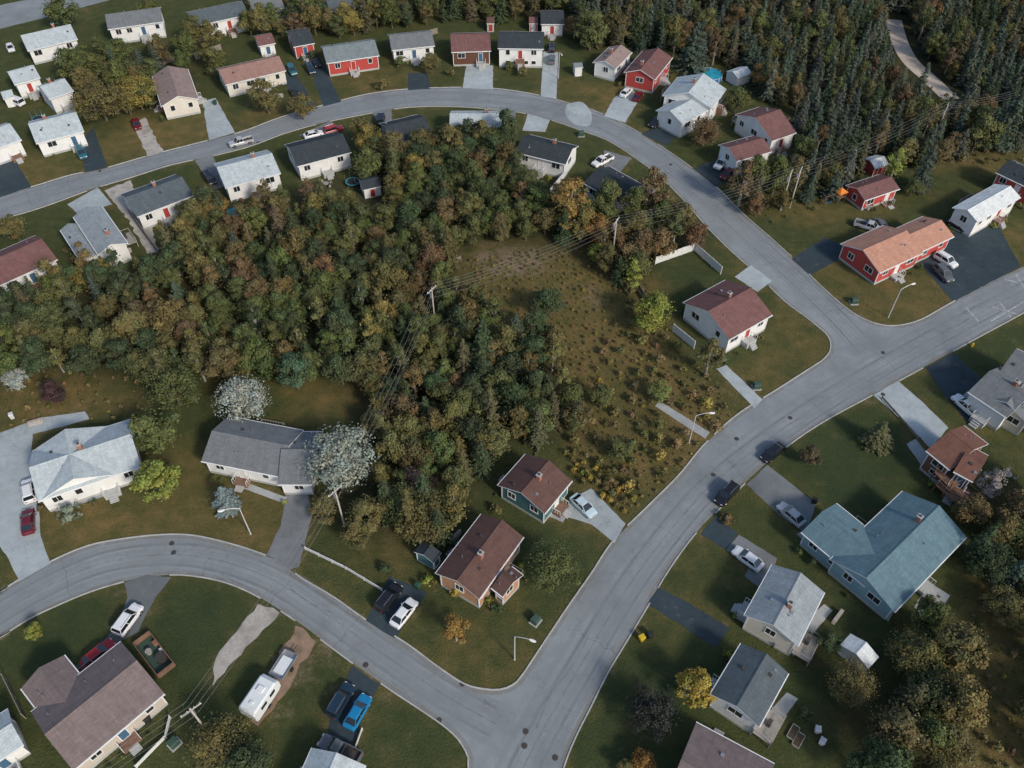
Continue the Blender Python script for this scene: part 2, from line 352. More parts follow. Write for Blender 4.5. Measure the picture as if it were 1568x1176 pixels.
# ------------------------------------------------------------------ ground
ZONES={
'gold':[(1,[(60,790),(60,860),(180,825),(290,818),(400,850),(430,800),(410,760),(330,755),(290,780),(180,770)]),
 (.9,[(0,560),(120,570),(220,590),(220,650),(190,640),(60,640),(0,660)]),(.9,[(440,560),(560,580),(600,620),(540,640),(430,620)]),
 (.85,[(700,360),(960,360),(1010,450),(1030,520),(1100,600),(1130,640),(1040,740),(960,790),(860,700),(880,620),(800,500),(690,440)]),
 (.8,[(1190,530),(1270,520),(1268,550),(1160,600),(1120,560)]),(.5,[(1180,440),(1240,490),(1270,520),(1180,560)]),
 (.95,[(1470,900),(1568,880),(1620,1200),(1440,1200)]),(.6,[(1120,310),(1300,300),(1380,310),(1260,360),(1180,340)]),
 (.6,[(1240,420),(1300,400),(1440,420),(1470,465),(1380,500),(1310,485)]),(.7,[(0,230),(120,240),(130,262),(40,295)]),
 (.7,[(200,170),(320,160),(330,205),(170,250),(150,220)]),(.5,[(360,160),(440,150),(450,185),(380,195)]),(.6,[(500,110),(620,105),(620,140),(520,150)]),
 (.8,[(860,120),(960,130),(960,185),(860,150)]),(.4,[(460,860),(570,910),(550,950),(460,890)]),(.4,[(620,930),(860,930),(780,1050),(620,980)]),
 (.6,[(1420,210),(1568,200),(1568,280),(1400,260)]),(.5,[(860,700),(980,760),(950,810),(880,740)]),(.6,[(1520,360),(1600,330),(1600,400),(1560,400)]),
 (.7,[(520,800),(640,820),(660,880),(600,880),(520,850)]),(.6,[(-40,830),(30,890),(-40,930)]),(.7,[(260,650),(320,680),(320,760),(240,780)]),(.5,[(1500,640),(1568,660),(1568,720),(1500,700)])],
'dirt':[(.6,[(720,370),(830,370),(850,420),(790,430),(720,410)]),(.7,[(890,430),(930,440),(935,475),(895,465)]),(.9,[(425,1085),(470,1065),(470,1090),(430,1125)]),
 (.6,[(395,1040),(430,1030),(410,1060)]),(.7,[(890,165),(960,180),(950,200),(900,190)]),(.7,[(1480,1130),(1500,1120),(1505,1170),(1480,1170)]),
 (.6,[(1070,570),(1120,590),(1110,610),(1060,580)]),(.7,[(900,770),(950,790),(960,805),(905,760)]),(.5,[(470,980),(540,1030),(500,1060),(450,1040)]),
 (.6,[(60,640),(140,625),(140,640),(60,665)]),(.5,[(1440,230),(1490,230),(1480,260),(1430,250)]),(.5,[(1060,330),(1110,330),(1090,360)])],
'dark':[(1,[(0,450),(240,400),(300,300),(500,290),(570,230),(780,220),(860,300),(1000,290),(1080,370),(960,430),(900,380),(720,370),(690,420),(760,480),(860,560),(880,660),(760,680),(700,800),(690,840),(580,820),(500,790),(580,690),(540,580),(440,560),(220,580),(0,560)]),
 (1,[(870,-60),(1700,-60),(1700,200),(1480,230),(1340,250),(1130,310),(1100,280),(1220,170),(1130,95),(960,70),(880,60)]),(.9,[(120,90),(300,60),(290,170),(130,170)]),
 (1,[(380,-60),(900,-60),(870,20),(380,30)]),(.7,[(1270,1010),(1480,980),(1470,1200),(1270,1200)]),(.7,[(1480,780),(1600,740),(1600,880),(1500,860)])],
'lush':[(1,[(190,890),(390,905),(330,1020),(250,1060),(220,960)]),(1,[(0,980),(130,910),(190,900),(180,960),(30,1040),(0,1030)]),(1,[(1190,700),(1330,610),(1420,700),(1330,810),(1250,770)]),
 (.8,[(560,240),(650,300),(620,350),(560,330)]),(1,[(960,990),(1110,1000),(1090,1100),(960,1190),(870,1170)]),(1,[(1220,860),(1380,950),(1300,1040),(1230,1100),(1200,1180)]),
 (.8,[(560,1060),(700,1140),(700,1180),(560,1180)]),(.8,[(1460,545),(1568,490),(1620,540),(1500,580)]),(.8,[(780,800),(940,830),(860,920),(790,900)]),(.7,[(1000,400),(1120,400),(1060,460)])]}
def axis(a,b,st,far):
    core=list(np.arange(a,b+.01,st)); out=[]; d=st*2; x=core[-1]
    while x<far: d*=1.7; x+=d; out.append(x)
    lo=[]; d=st*2; x=core[0]
    while x>-far: d*=1.7; x-=d; lo.append(x)
    return np.array(lo[::-1]+core+out)
xs=axis(-155,155,.6,4000); ys=axis(20,250,.6,4000)
X,Yg=np.meshgrid(xs,ys); 
def blur(a,k):
    for _ in range(2):
        for ax in (0,1):
            c=np.cumsum(np.pad(a,[(k+1,k) if i==ax else (0,0) for i in (0,1)],mode='edge'),axis=ax)
            a=(np.take(c,range(2*k+1,c.shape[ax]),axis=ax)-np.take(c,range(0,c.shape[ax]-2*k-1),axis=ax))/(2*k+1)
    return a
chan={}
for k,L in ZONES.items():
    z=np.zeros(X.shape)
    for w,p in L:
        z=np.maximum(z,w*inpoly(X,Yg,[S2(q) for q in p]))
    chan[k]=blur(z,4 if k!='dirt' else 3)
near=dilate(occ,1.0).astype(float)
I_=np.clip(((X-GX0)/GS).round().astype(int),0,len(gx)-1); J_=np.clip(((Yg-GY0)/GS).round().astype(int),0,len(gy)-1)
nr=blur(near[J_,I_],1); chan['gold']=np.clip(chan['gold']+nr*.35*(1-chan['lush']*.4),0,1.2); chan['dirt']=np.clip(chan['dirt']+nr*.22,0,1)
me=bpy.data.meshes.new('ground'); nx,ny=len(xs),len(ys)
co=np.stack([X.ravel(),Yg.ravel(),np.zeros(X.size)],1)
me.vertices.add(nx*ny); me.vertices.foreach_set('co',co.ravel())
ii=(np.arange(ny-1)[:,None]*nx+np.arange(nx-1)[None,:]).ravel()
q=np.stack([ii,ii+1,ii+nx+1,ii+nx],1)
me.loops.add(q.size); me.loops.foreach_set('vertex_index',q.ravel()); me.polygons.add(len(q)); me.polygons.foreach_set('loop_start',np.arange(len(q))*4)
me.update(calc_edges=True)
ca=me.attributes.new('zone','FLOAT_COLOR','POINT')
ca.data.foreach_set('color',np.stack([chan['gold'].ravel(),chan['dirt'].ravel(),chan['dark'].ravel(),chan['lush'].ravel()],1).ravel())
m,nt,b=nodes('ground_grass'); b.inputs['Roughness'].default_value=.95; b.inputs['Specular IOR Level'].default_value=.1
at=N(nt,'ShaderNodeAttribute',attribute_name='zone'); sp=N(nt,'ShaderNodeSeparateColor'); nt.links.new(at.outputs['Color'],sp.inputs[0])
tc=N(nt,'ShaderNodeTexCoord'); v=tc.outputs['Object']
def math2(op,a,b_):
    n=N(nt,'ShaderNodeMath',operation=op)
    for i,q_ in enumerate((a,b_)):
        if hasattr(q_,'links'): nt.links.new(q_,n.inputs[i])
        else: n.inputs[i].default_value=q_
    return n.outputs[0]
n1=noise(nt,v,.09,6,.65); n2=noise(nt,v,.45,6,.7); n3=noise(nt,v,3.5,4,.7); n4=noise(nt,v,.22,5,.7)
green=mix(nt,rng_map(nt,n2,.3,.7,0,1),(.045,.062,.024),(.085,.092,.034))
green=mix(nt,math2('MULTIPLY',at.outputs['Alpha'],.75),green,mix(nt,rng_map(nt,n4,.35,.65,0,1),(.030,.052,.025),(.052,.070,.030)))
gold=mix(nt,rng_map(nt,n2,.32,.66,0,1),(.098,.096,.032),(.215,.145,.060))
gf=math2('ADD',math2('MULTIPLY',sp.outputs[0],.85),rng_map(nt,n1,.35,.72,-.25,.50))
gf=rng_map(nt,gf,.10,.95,0,1)
c=mix(nt,gf,green,gold)
c=mix(nt,rng_map(nt,n4,.60,.74,0,.55),c,(.17,.135,.065))
df=rng_map(nt,math2('ADD',sp.outputs[1],rng_map(nt,n2,.3,.7,-.45,.35)),.25,.8,0,.85)
c=mix(nt,df,c,mix(nt,rng_map(nt,n3,.3,.7,0,1),(.17,.13,.09),(.28,.22,.165)))
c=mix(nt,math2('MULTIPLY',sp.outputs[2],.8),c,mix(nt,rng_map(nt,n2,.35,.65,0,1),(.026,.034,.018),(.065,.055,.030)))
c=mix(nt,1.0,c,grey(nt,rng_map(nt,n3,.25,.75,.72,1.28)),'MULTIPLY')
nt.links.new(c,b.inputs['Base Color']); bump(nt,b,n3,.8,.25)
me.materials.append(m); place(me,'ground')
# ------------------------------------------------------------------ houses
RECTS=[]
def frame(A,B,C,he):
    a=S(*A,he); b_=S(*B,he); u=(b_-a); u.z=0; L=u.length; u.normalize(); n=Vector((-u.y,u.x,0))
    if isinstance(C,tuple): w=(S(*C,he)-b_).dot(n)
    else: w=C
    c=(a+b_)/2+n*w/2; c.z=0
    return c,u,n*(1 if w>0 else -1),L,abs(w)
woodm=M('deck_wood',(.22,.13,.09),.8,.2,2,kind='wood'); woodg=M('deck_grey',(.36,.34,.31),.85,.2,2,kind='wood')
brickm=M('chimney_brick',(.30,.14,.10),.9,.25,3)
metal=M('galvanised',(.45,.46,.47),.4,.1,2,metal=.7); doorcols=[(.35,.05,.04),(.05,.12,.2),(.7,.7,.68),(.12,.07,.05)]
def house(name,blocks,roof,wall,pitch=.40,deck=False,small=False):
    r=random.Random(int(abs(blocks[0][0][0]*13+blocks[0][0][1]*7)))
    root=None
    for bi,(A,B,C,he) in enumerate(blocks):
        c,u,n,L,W=frame(A,B,C,he)
        rz=math.atan2(u.y,u.x); side=1 if (Vector((-u.y,u.x,0)).dot(n)>0) else -1
        if side<0: rz+=math.pi
        if root is None: root=empty(name,(c.x,c.y,0),rz); root_rz=rz
        loc=Vector((c.x,c.y,0))-Vector(root.location); loc.rotate(Matrix.Rotation(-root_rz,3,'Z')); lr=rz-root_rz
        RECTS.append((c.x,c.y,u.x,u.y,L/2,W/2))
        sfx='' if bi==0 else '_wing'
        oh=.25 if small else .42; hl=L/2-oh; hw=W/2-oh; rise=W/2*pitch+(.02*bi)
        wm=wallm(wall); rm=roofm(roof)
        b=MB(); fz=.45 if not small else .08
        b.box(-hl-.04,hl+.04,-hw-.04,hw+.04,-.05,fz,concrete)
        zt=he+rise*(oh/(W/2))-.06; pk=he+rise-.10
        x0,x1,y0,y1=-hl,hl,-hw,hw
        b.poly([(x0,y0,fz-.1),(x1,y0,fz-.1),(x1,y0,zt),(x0,y0,zt)],wm); b.poly([(x1,y1,fz-.1),(x0,y1,fz-.1),(x0,y1,zt),(x1,y1,zt)],wm)
        b.poly([(x1,y0,fz-.1),(x1,y1,fz-.1),(x1,y1,zt),(x1,0,pk),(x1,y0,zt)],wm); b.poly([(x0,y1,fz-.1),(x0,y0,fz-.1),(x0,y0,zt),(x0,0,pk),(x0,y1,zt)],wm)
        for sx in (x0,x1):
            for sy in (y0,y1):
                b.box(sx-.07,sx+.07,sy-.07,sy+.07,fz,zt-.02,white_trim)
        b.obj('walls'+sfx,root,loc,lr)
        b=MB(); hL=L/2; hW=W/2; th=.17; e=he; top=he+rise
        for s in (-1,1):
            a0=(-hL,s*hW,e); a1=(hL,s*hW,e); r0=(-hL,0,top); r1=(hL,0,top)
            lo=lambda p:(p[0],p[1],p[2]-th)
            f=[a0,a1,r1,r0]; 
            if s>0: f=f[::-1]
            b.poly(f,rm); b.poly([lo(q_) for q_ in f[::-1]],white_trim)
            b.poly([lo(a0),lo(a1),a1,a0],white_trim); b.poly([lo(a1),lo(r1),r1,a1],white_trim); b.poly([lo(r0),lo(a0),a0,r0],white_trim)
            if not small: b.box(-hL,hL,s*(hW+.06)-.06,s*(hW+.06)+.06,e-.15,e-.03,white_trim)
        for s in(-1,1):
            b.poly([(-hL,0,top+.035),(hL,0,top+.035),(hL,s*.16,top+.03-.16*pitch),(-hL,s*.16,top+.03-.16*pitch)] if s<0 else [(hL,0,top+.035),(-hL,0,top+.035),(-hL,s*.16,top+.03-.16*pitch),(hL,s*.16,top+.03-.16*pitch)],rm)
        b.obj('roof'+sfx,root,loc,lr)
        wb=MB(); db=MB(); dm=M('door_%d'%(r.randrange(4)),r.choice(doorcols),.5,.05)
        def put(side_,pos,w,h,zc,kind='win'):
            B_=wb if kind=='win' else db
            fm=white_trim; gm=glass if kind=='win' else dm
            def bx(p0,p1,d0,d1,z0,z1,mt):
                if side_=='S': B_.box(p0,p1,-hw-d1,-hw-d0,z0,z1,mt)
                if side_=='N': B_.box(p0,p1,hw+d0,hw+d1,z0,z1,mt)
                if side_=='E': B_.box(hl+d0,hl+d1,p0,p1,z0,z1,mt)
                if side_=='W': B_.box(-hl-d1,-hl-d0,p0,p1,z0,z1,mt)
            z0,z1=zc-h/2,zc+h/2; t=.09
            bx(pos-w/2,pos+w/2,-.05,.03,z0,z1,gm)
            bx(pos-w/2-t,pos+w/2+t,0,.07,z1,z1+t,fm); bx(pos-w/2-t,pos+w/2+t,0,.10,z0-t,z0,fm)
            bx(pos-w/2-t,pos-w/2,0,.07,z0,z1,fm); bx(pos+w/2,pos+w/2+t,0,.07,z0,z1,fm)
            if kind=='win' and w>1.0: bx(pos-.03,pos+.03,.03,.055,z0,z1,fm)
        if small:
            put('S',0,.9,1.8,1.0,'door'); put('E',0,.6,.5,1.5)
        else:
            zc=he-1.15
            for sd,half in (('S',hl),('N',hl),('E',hw),('W',hw)):
                LL=2*half; k=max(1,int(LL/(3.0 if half==hl else 3.4)))
                dpos=k//2 if sd in 'SN' and bi==0 else -1
                for j in range(k):
                    p=-half+LL*(j+.5)/k+r.uniform(-.3,.3)
                    if j==dpos:
                        zf=max(he-2.75,.25); put(sd,p,.95,2.05,zf+1.03,'door'); s=-1 if sd=='S' else 1
                        y_=s*(hw); wd=woodm if r.random()<.3 else woodg
                        if sd=='S' and not deck or sd=='N' and r.random()<.5:
                            db.box(p-1.1,p+1.1,min(y_,y_+s*1.4),max(y_,y_+s*1.4),0,zf-.02,concrete if wd is woodg else wd)
                            for q_ in range(3):
                                y2=y_+s*(1.4+.3*q_); db.box(p-.6,p+.6,min(y2,y2+s*.3),max(y2,y2+s*.3),0,max(.05,zf*(.75-.25*q_)),concrete)
                            for xx in (p-1.08,p+1.08):
                                db.box(xx-.03,xx+.03,min(y_,y_+s*1.38),max(y_,y_+s*1.38),zf+.8,zf+.87,white_trim)
                                for q_ in range(4):
                                    yy=y_+s*(.1+.42*q_); db.box(xx-.025,xx+.025,yy-.025,yy+.025,zf-.02,zf+.8,white_trim)
                        else:
                            dw=1.8; dd=2.4
                            db.box(p-dw,p+dw,min(y_+s*.02,y_+s*dd),max(y_+s*.02,y_+s*dd),zf-.2,zf-.02,wd)
                            for xx in (p-dw,p+dw):
                                for yy in (y_+s*.1,y_+s*dd): db.box(xx-.06,xx+.06,yy-.06,yy+.06,0,zf+.9,wd)
                                db.box(xx-.04,xx+.04,min(y_+s*.17,y_+s*(dd-.07)),max(y_+s*.17,y_+s*(dd-.07)),zf+.8,zf+.89,wd)
                            db.box(p-dw+.07,p+dw-.07,y_+s*dd-.04,y_+s*dd+.04,zf+.8,zf+.89,wd)
                            for q_ in range(1,8): 
                                xx=p-dw+dw*2*q_/8; db.box(xx-.03,xx+.03,y_+s*dd-.03,y_+s*dd+.03,zf-.02,zf+.8,wd)
                            bx_=p+r.uniform(-1,.6); db.box(bx_,bx_+.7,y_+s*1.2-.25,y_+s*1.2+.25,zf-.02,zf+.9,iron)
                    else:
                        w=r.choice([1.2,1.2,1.7,.9]); put(sd,p,w,r.choice([1.1,1.2]),zc)
                    if he>4.2: put(sd,p if j!=dpos else p+1.4,1.0,.8,1.35)
        if wb.v: wb.obj('windows'+sfx,root,loc,lr)
        if db.v: db.obj('door_and_steps'+sfx,root,loc,lr)
        if not small:
            b=MB()
            if bi==0 and r.random()<.5:
                x=r.uniform(-.3,.3)*L; b.box(x-.3,x+.3,.3,.9,top-.8,top+.75,brickm); b.box(x-.36,x+.36,.24,.96,top+.75,top+.85,concrete); b.box(x-.15,x+.15,.45,.75,top+.85,top+1.0,iron)
            for _ in range(3):
                x=r.uniform(-.4,.4)*L; y=r.choice([-1,1])*r.uniform(.15,.3)*W; zz=top-abs(y)*pitch
                if r.random()<.5: b.tube((x,y,zz-.1),(x,y,zz+.4),.07,.07,metal,8)
                else: b.box(x-.2,x+.2,y-.2,y+.2,zz-.15,zz+.16,metal if r.random()<.5 else iron)
            b.obj('chimney_and_vents'+sfx,root,loc,lr)
    return root
HS=[
('bungalow',[((667,878),(737,787),(799,826),3.6),((752,900),(770,914),4.0,3.3)],'brown','peach'),
('bungalow',[((762,743),(805,695),(871,742),3.4)],'brown','teal'),
('bungalow',[((308,706),(428,730),8.6,3.2),((425,742),(478,742),9.5,3.0)],'grey','white'),
('bungalow',[((58,768),(216,714),(205,640),3.4),((50,690),(60,768),10.5,3.25)],'light','white'),
('bungalow',[((252,1062),(112,1180),(40,1096),3.2),((98,1003),(160,1080),(85,1125),3.1)],'mauve','tan'),
('bungalow',[((-40,1190),(36,1140),(5,1090),3.2)],'light','white'),
('bungalow',[((440,1230),(478,1145),(554,1185),3.2)],'light','white'),
('bungalow',[((1370,937),(1480,822),(1390,745),3.3),((1227,815),(1325,898),7.5,3.15)],'blue','lblue'),
('brown_house',[((1460,722),(1490,738),(1522,702),4.6),((1418,690),(1455,720),8.5,4.3)],'rust','brown'),
('white_house',[((1542,640),(1482,600),(1530,560),3.8),((1590,600),(1530,570),(1570,540),4.4)],'grey','white'),
('bungalow',[((1140,942),(1183,864),(1263,906),4.0)],'light2','cream'),
('bungalow',[((1088,1063),(1135,985),(1208,1030),4.0)],'dgrey','white'),
('bungalow',[((1186,1170),(1066,1106),11.0,3.4)],'mauve','white'),
('white_house',[((1117,520),(1183,482),(1118,425),3.8)],'red','white'),
('red_house',[((1347,418),(1414,387),(1362,341),3.3),((1408,387),(1461,362),(1436,321),3.2)],'salmon','red'),
('red_house',[((1325,307),(1378,289),(1356,264),2.8)],'red','red'),
('white_barn',[((1497,340),(1563,302),(1526,281),4.0)],'white','white'),
('red_house',[((1600,300),(1525,264),(1546,243),4.2)],'dark','red'),
('white_house',[((1182,216),(1220,203),(1165,163),4.0),((1128,247),(1182,232),(1160,206),4.0)],'red','white'),
('white_house',[((1090,166),(1112,136),(1048,106),4.6),((1045,190),(1085,168),7.5,3.8)],'light','white'),
('red_house',[((1003,122),(1030,88),(988,73),3.8)],'red','red'),
('white_house',[((943,105),(968,80),(935,70),3.6)],'pink','white'),
('white_house',[((828,37),(864,37),8.0,3.4)],'dark','white'),
('white_house',[((762,74),(833,75),9.0,5.0)],'dark','white'),
('brick_house',[((691,80),(752,78),10.0,3.8)],'red','brick'),
('red_house',[((500,97),(581,85),9.0,3.6)],'green','red'),
('white_house',[((600,77),(666,70),8.5,3.6)],'grey','white'),
('red_house',[((449,72),(482,66),9.0,3.4)],'dark','red'),
('brown_house',[((396,71),(422,66),6.0,3.0)],'red','white'),
('tan_house',[((345,130),(438,108),8.5,3.4)],'pink2','cream'),
('white_house',[((247,163),(233,116),(288,107),3.6)],'pink','cream'),
('white_house',[((165,45),(250,33),9.0,4.2)],'grey','white'),
('white_house',[((298,40),(381,22),9.0,4.2)],'dgrey','white'),
('white_house',[((42,78),(119,60),9.5,3.8)],'light','white'),
('white_house',[((22,130),(62,119),7.5,3.8)],'light','white'),
('white_house',[((75,152),(113,139),7.5,4.0)],'light','white'),
('white_house',[((55,220),(129,201),10.0,3.6)],'light','white'),
('white_house',[((-40,240),(33,214),9.0,3.8)],'light','white'),
('white_house',[((345,288),(430,265),9.5,3.8)],'light','white'),
('white_house',[((455,255),(538,233),9.0,3.8)],'dark','white'),
('white_house',[((602,221),(663,206),9.0,3.8)],'dark','grey'),
('white_house',[((688,196),(768,196),7.0,3.4)],'light','white'),
('white_house',[((789,233),(866,252),(887,224),3.8)],'dark','white'),
('white_house',[((893,280),(946,310),(976,278),3.4)],'dark','white'),
('white_house',[((210,332),(297,299),9.0,3.6)],'dgrey','white'),
('white_house',[((150,390),(112,332),(158,319),4.0),((124,402),(92,352),(120,342),3.2)],'light2','white'),
('white_house',[((0,437),(88,397),9.5,4.0)],'red','white'),
('white_house',[((388,20),(436,12),8.0,3.6)],'grey','white'),
('grey_house',[((505,18),(545,12),7.0,3.4)],'dgrey','red'),
('white_house',[((1575,650),(1600,620),8.0,3.4)],'grey','tan'),
('white_house',[((-90,420),(-30,395),9.0,3.6)],'grey','white'),
]
for h in HS: house(*h)
NH=len(RECTS)
SH=[((556,291),(584,285),4.2,'dark','white'),((356,338),(378,331),4.0,'teal','white'),((1180,172),(1210,180),-4.0,'red','red'),((1330,1024),(1346,1006),4.0,'white','white'),
 ((1340,258),(1362,252),4,'white','red'),((5,152),(22,148),4,'light','white'),((810,36),(824,36),4,'red','red'),((745,36),(757,36),4,'brown','brown'),
 ((664,862),(676,846),3.2,'dark','teal'),((1083,1072),(1088,1060),3,'white','grey'),((360,1176),(378,1150),5,'dgrey','grey'),((1130,120),(1152,112),4,'white','white'),((880,104),(893,103),2.6,'green','white')]
for a,b_,w,r_,wl_ in SH: house('garden_shed',[(a,b_,w,2.3)],r_,wl_,small=True)
for (cx,cy,ux,uy,hl,hw) in RECTS:
    ras([(cx+ux*a*hl-uy*b_*hw,cy+uy*a*hl+ux*b_*hw) for a,b_ in ((-1,-1),(1,-1),(1,1),(-1,1))],occ)
for x,y in np.array(TRK): ras([(x-2,y-2),(x+2,y-2),(x+2,y+2),(x-2,y+2)],occ)
DIL={}
def blocked(x,y,m):
    k=round(m*2)/2
    if k not in DIL: DIL[k]=dilate(occ,k)
    return look(DIL[k],x,y)
# ------------------------------------------------------------------ vehicles
paintm=M('car_paint',(1,1,1),.25,.03,1,kind='objcol',spec=.7); carglass=M('car_glass',(.015,.02,.025),.06,.1,1,spec=1); tyre=M('tyre',(.02,.02,.02),.8,.1); chrome=M('chrome',(.6,.6,.6),.25,.05,metal=.9)
lampw=M('headlamp',(.75,.75,.72),.2,.05); lampr=M('tail_lamp',(.35,.02,.02),.3,.05)
def ring(x,zb,zt,w):
    return [(x,-w*.93,zb),(x,-w,zb+.22),(x,-w,zt-.2),(x,-w*.9,zt-.03),(x,-w*.6,zt),(x,w*.6,zt),(x,w*.9,zt-.03),(x,w,zt-.2),(x,w,zb+.22),(x,w*.93,zb)]
def wheels(b,xs_,w,r=.33):
    for x in xs_:
        for s in (-1,1):
            b.tube((x,s*(w-.2),r),(x,s*(w+.015),r),r,r,tyre,14); b.tube((x,s*(w+.0),r),(x,s*(w+.03),r),r*.6,r*.55,chrome,10)
def green(b,xb0,xb1,xt0,xt1,zb,zt,wb_,wt):
    B=[(xb0,-wb_,zb),(xb1,-wb_,zb),(xb1,wb_,zb),(xb0,wb_,zb)]; T=[(xt0,-wt,zt),(xt1,-wt,zt),(xt1,wt,zt),(xt0,wt,zt)]
    for i in range(4): b.poly([B[i],B[(i+1)%4],T[(i+1)%4],T[i]],carglass)
    m=.05; R=[(xt0-m,-wt-m,zt-.03),(xt1+m,-wt-m,zt-.03),(xt1+m,wt+m,zt-.03),(xt0-m,wt+m,zt-.03)]; R2=[(xt0+.1,-wt+.12,zt+.05),(xt1-.1,-wt+.12,zt+.05),(xt1-.1,wt-.12,zt+.05),(xt0+.1,wt-.12,zt+.05)]
    for i in range(4): b.poly([R[i],R[(i+1)%4],R2[(i+1)%4],R2[i]],paintm)
    b.poly(R2,paintm)
    for i in range(4): b.tube(B[i],T[i],.05,.05,paintm,4,False)
    for s in (-1,1):
        xm=(xb0+xb1)/2-.05; xm2=(xt0+xt1)/2-.05; b.tube((xm,s*(wb_+.005),zb),(xm2,s*(wt+.005),zt),.045,.045,paintm,4,False)
def lights(b,xf,xr,w,z):
    for s in (-1,1):
        b.box(xf-.12,xf+.02,s*(w-.3)-.17,s*(w-.3)+.17,z-.08,z+.07,lampw); b.box(xr-.02,xr+.1,s*(w-.28)-.16,s*(w-.28)+.16,z,z+.18,lampr)
        b.box(.62,.82,s*(w+.07)-.08,s*(w+.07)+.08,.95,1.1,paintm)
    b.box(xf-.05,xf+.03,-.4,.4,z-.12,z+.05,iron); b.box(xf-.1,xf+.05,-w*.85,w*.85,.28,.42,iron)
def car_mesh(kind):
    b=MB()
    if kind=='sedan':
        b.loft([ring(x,zb,zt,w) for x,zb,zt,w in ((-2.3,.35,.8,.74),(-2.2,.25,.92,.84),(-1.6,.2,.98,.9),(-.9,.2,.98,.91),(.8,.2,.95,.91),(1.15,.2,.92,.9),(1.9,.22,.80,.87),(2.2,.28,.70,.8),(2.3,.35,.6,.7))],paintm)
        green(b,-1.85,1.15,-1.15,.35,.95,1.42,.8,.6); wheels(b,(-1.4,1.4),.88); lights(b,2.24,-2.28,.82,.62)
    elif kind=='suv':
        b.loft([ring(x,zb,zt,w) for x,zb,zt,w in ((-2.3,.4,.95,.78),(-2.22,.3,1.08,.88),(-1.6,.28,1.1,.93),(.8,.28,1.08,.93),(1.1,.28,1.04,.92),(1.95,.3,.96,.9),(2.25,.35,.82,.82),(2.32,.42,.7,.75))],paintm)
        green(b,-2.2,1.15,-1.95,.4,1.06,1.68,.84,.68); wheels(b,(-1.4,1.42),.9,.37); lights(b,2.28,-2.3,.85,.75)
        for s in(-1,1): b.box(-1.7,.3,s*.6-.025,s*.6+.025,1.72,1.78,chrome)
    elif kind=='pickup':
        b.loft([ring(x,zb,zt,w) for x,zb,zt,w in ((-.55,.35,1.1,.95),(.9,.35,1.1,.95),(1.4,.35,1.08,.95),(2.4,.38,1.02,.92),(2.7,.42,.85,.85),(2.78,.5,.75,.8))],paintm)
        b.box(-2.75,-.56,-.93,.93,.42,.68,paintm); b.box(-2.75,-.56,-.95,-.84,.68,1.12,paintm); b.box(-2.75,-.56,.84,.95,.68,1.12,paintm); b.box(-2.80,-2.70,-.82,.82,.68,1.1,paintm)
        b.box(-2.68,-.6,-.82,.82,.685,.70,iron); b.box(-2.92,-2.8,-.85,.85,.45,.6,chrome)
        green(b,-.5,1.45,-.3,.75,1.08,1.75,.86,.7); wheels(b,(-1.75,1.75),.93,.4); lights(b,2.74,-2.8,.86,.8)
    elif kind=='van':
        b.loft([ring(x,zb,zt,w) for x,zb,zt,w in ((-2.45,.4,1.0,.85),(-2.35,.3,1.12,.93),(.9,.3,1.1,.95),(1.7,.3,1.0,.93),(2.3,.35,.85,.85),(2.4,.42,.72,.78))],paintm)
        green(b,-2.38,1.75,-2.2,.9,1.08,1.85,.88,.76); wheels(b,(-1.5,1.55),.92,.35); lights(b,2.33,-2.4,.88,.75)
    return b.mesh('car_'+kind,False)
CM={k:car_mesh(k) for k in ('sedan','suv','pickup','van')}
W_=(.76,.77,.78);SI=(.42,.44,.46);BK=(.012,.013,.016);NV=(.015,.035,.06);RD=(.38,.015,.02);MR=(.14,.012,.02);BL=(.01,.20,.42);GR=(.12,.13,.14);TL=(.02,.13,.18)
CARS=[((878,760),(909,789),'sedan',(.5,.62,.68)),((605,956),(632,921),'sedan',W_),((582,932),(608,899),'suv',BK),((182,968),(210,930),'suv',W_),((130,1018),(170,985),'sedan',RD),
((511,1091),(532,1055),'suv',NV),((536,1110),(559,1070),'sedan',BL),((535,1156),(505,1140),'pickup',GR),((43,815),(43,782),'sedan',MR),((47,768),(42,735),'suv',W_),
((1125,744),(1100,770),'suv',BK),((1195,684),(1172,702),'sedan',BK),((1228,802),(1195,773),'sedan',SI),((1163,868),(1127,842),'sedan',W_),((1500,640),(1462,607),'pickup',W_),
((1434,390),(1463,408),'suv',W_),((1432,406),(1458,433),'suv',GR),((1455,338),(1480,352),'sedan',BK),((1318,343),(1342,350),'pickup',SI),((386,213),(352,222),'pickup',SI),
((440,98),(454,118),'suv',TL),((470,97),(481,115),'suv',NV),((479,88),(488,103),'sedan',BK),((445,133),(458,152),'sedan',BK),((500,202),(521,196),'suv',RD),((470,208),(490,203),'sedan',W_),
((583,192),(584,175),'van',BK),((778,193),(778,176),'van',W_),((845,80),(845,66),'suv',BK),((844,98),(845,84),'suv',GR),((952,148),(966,134),'sedan',W_),((972,154),(982,140),'sedan',MR),
((1015,182),(995,194),'suv',BK),((933,241),(912,252),'pickup',W_),((1122,260),(1107,272),'sedan',MR),((1112,244),(1097,257),'suv',W_),((119,222),(131,247),'suv',TL),((205,180),(213,200),'sedan',MR),
((254,404),(272,424),'sedan',SI),((140,405),(160,425),'pickup',RD),((12,63),(20,83),'sedan',W_),((312,262),(330,285),'suv',BK),((36,160),(12,152),'van',W_),((1345,340),(1355,352),'sedan',GR)]
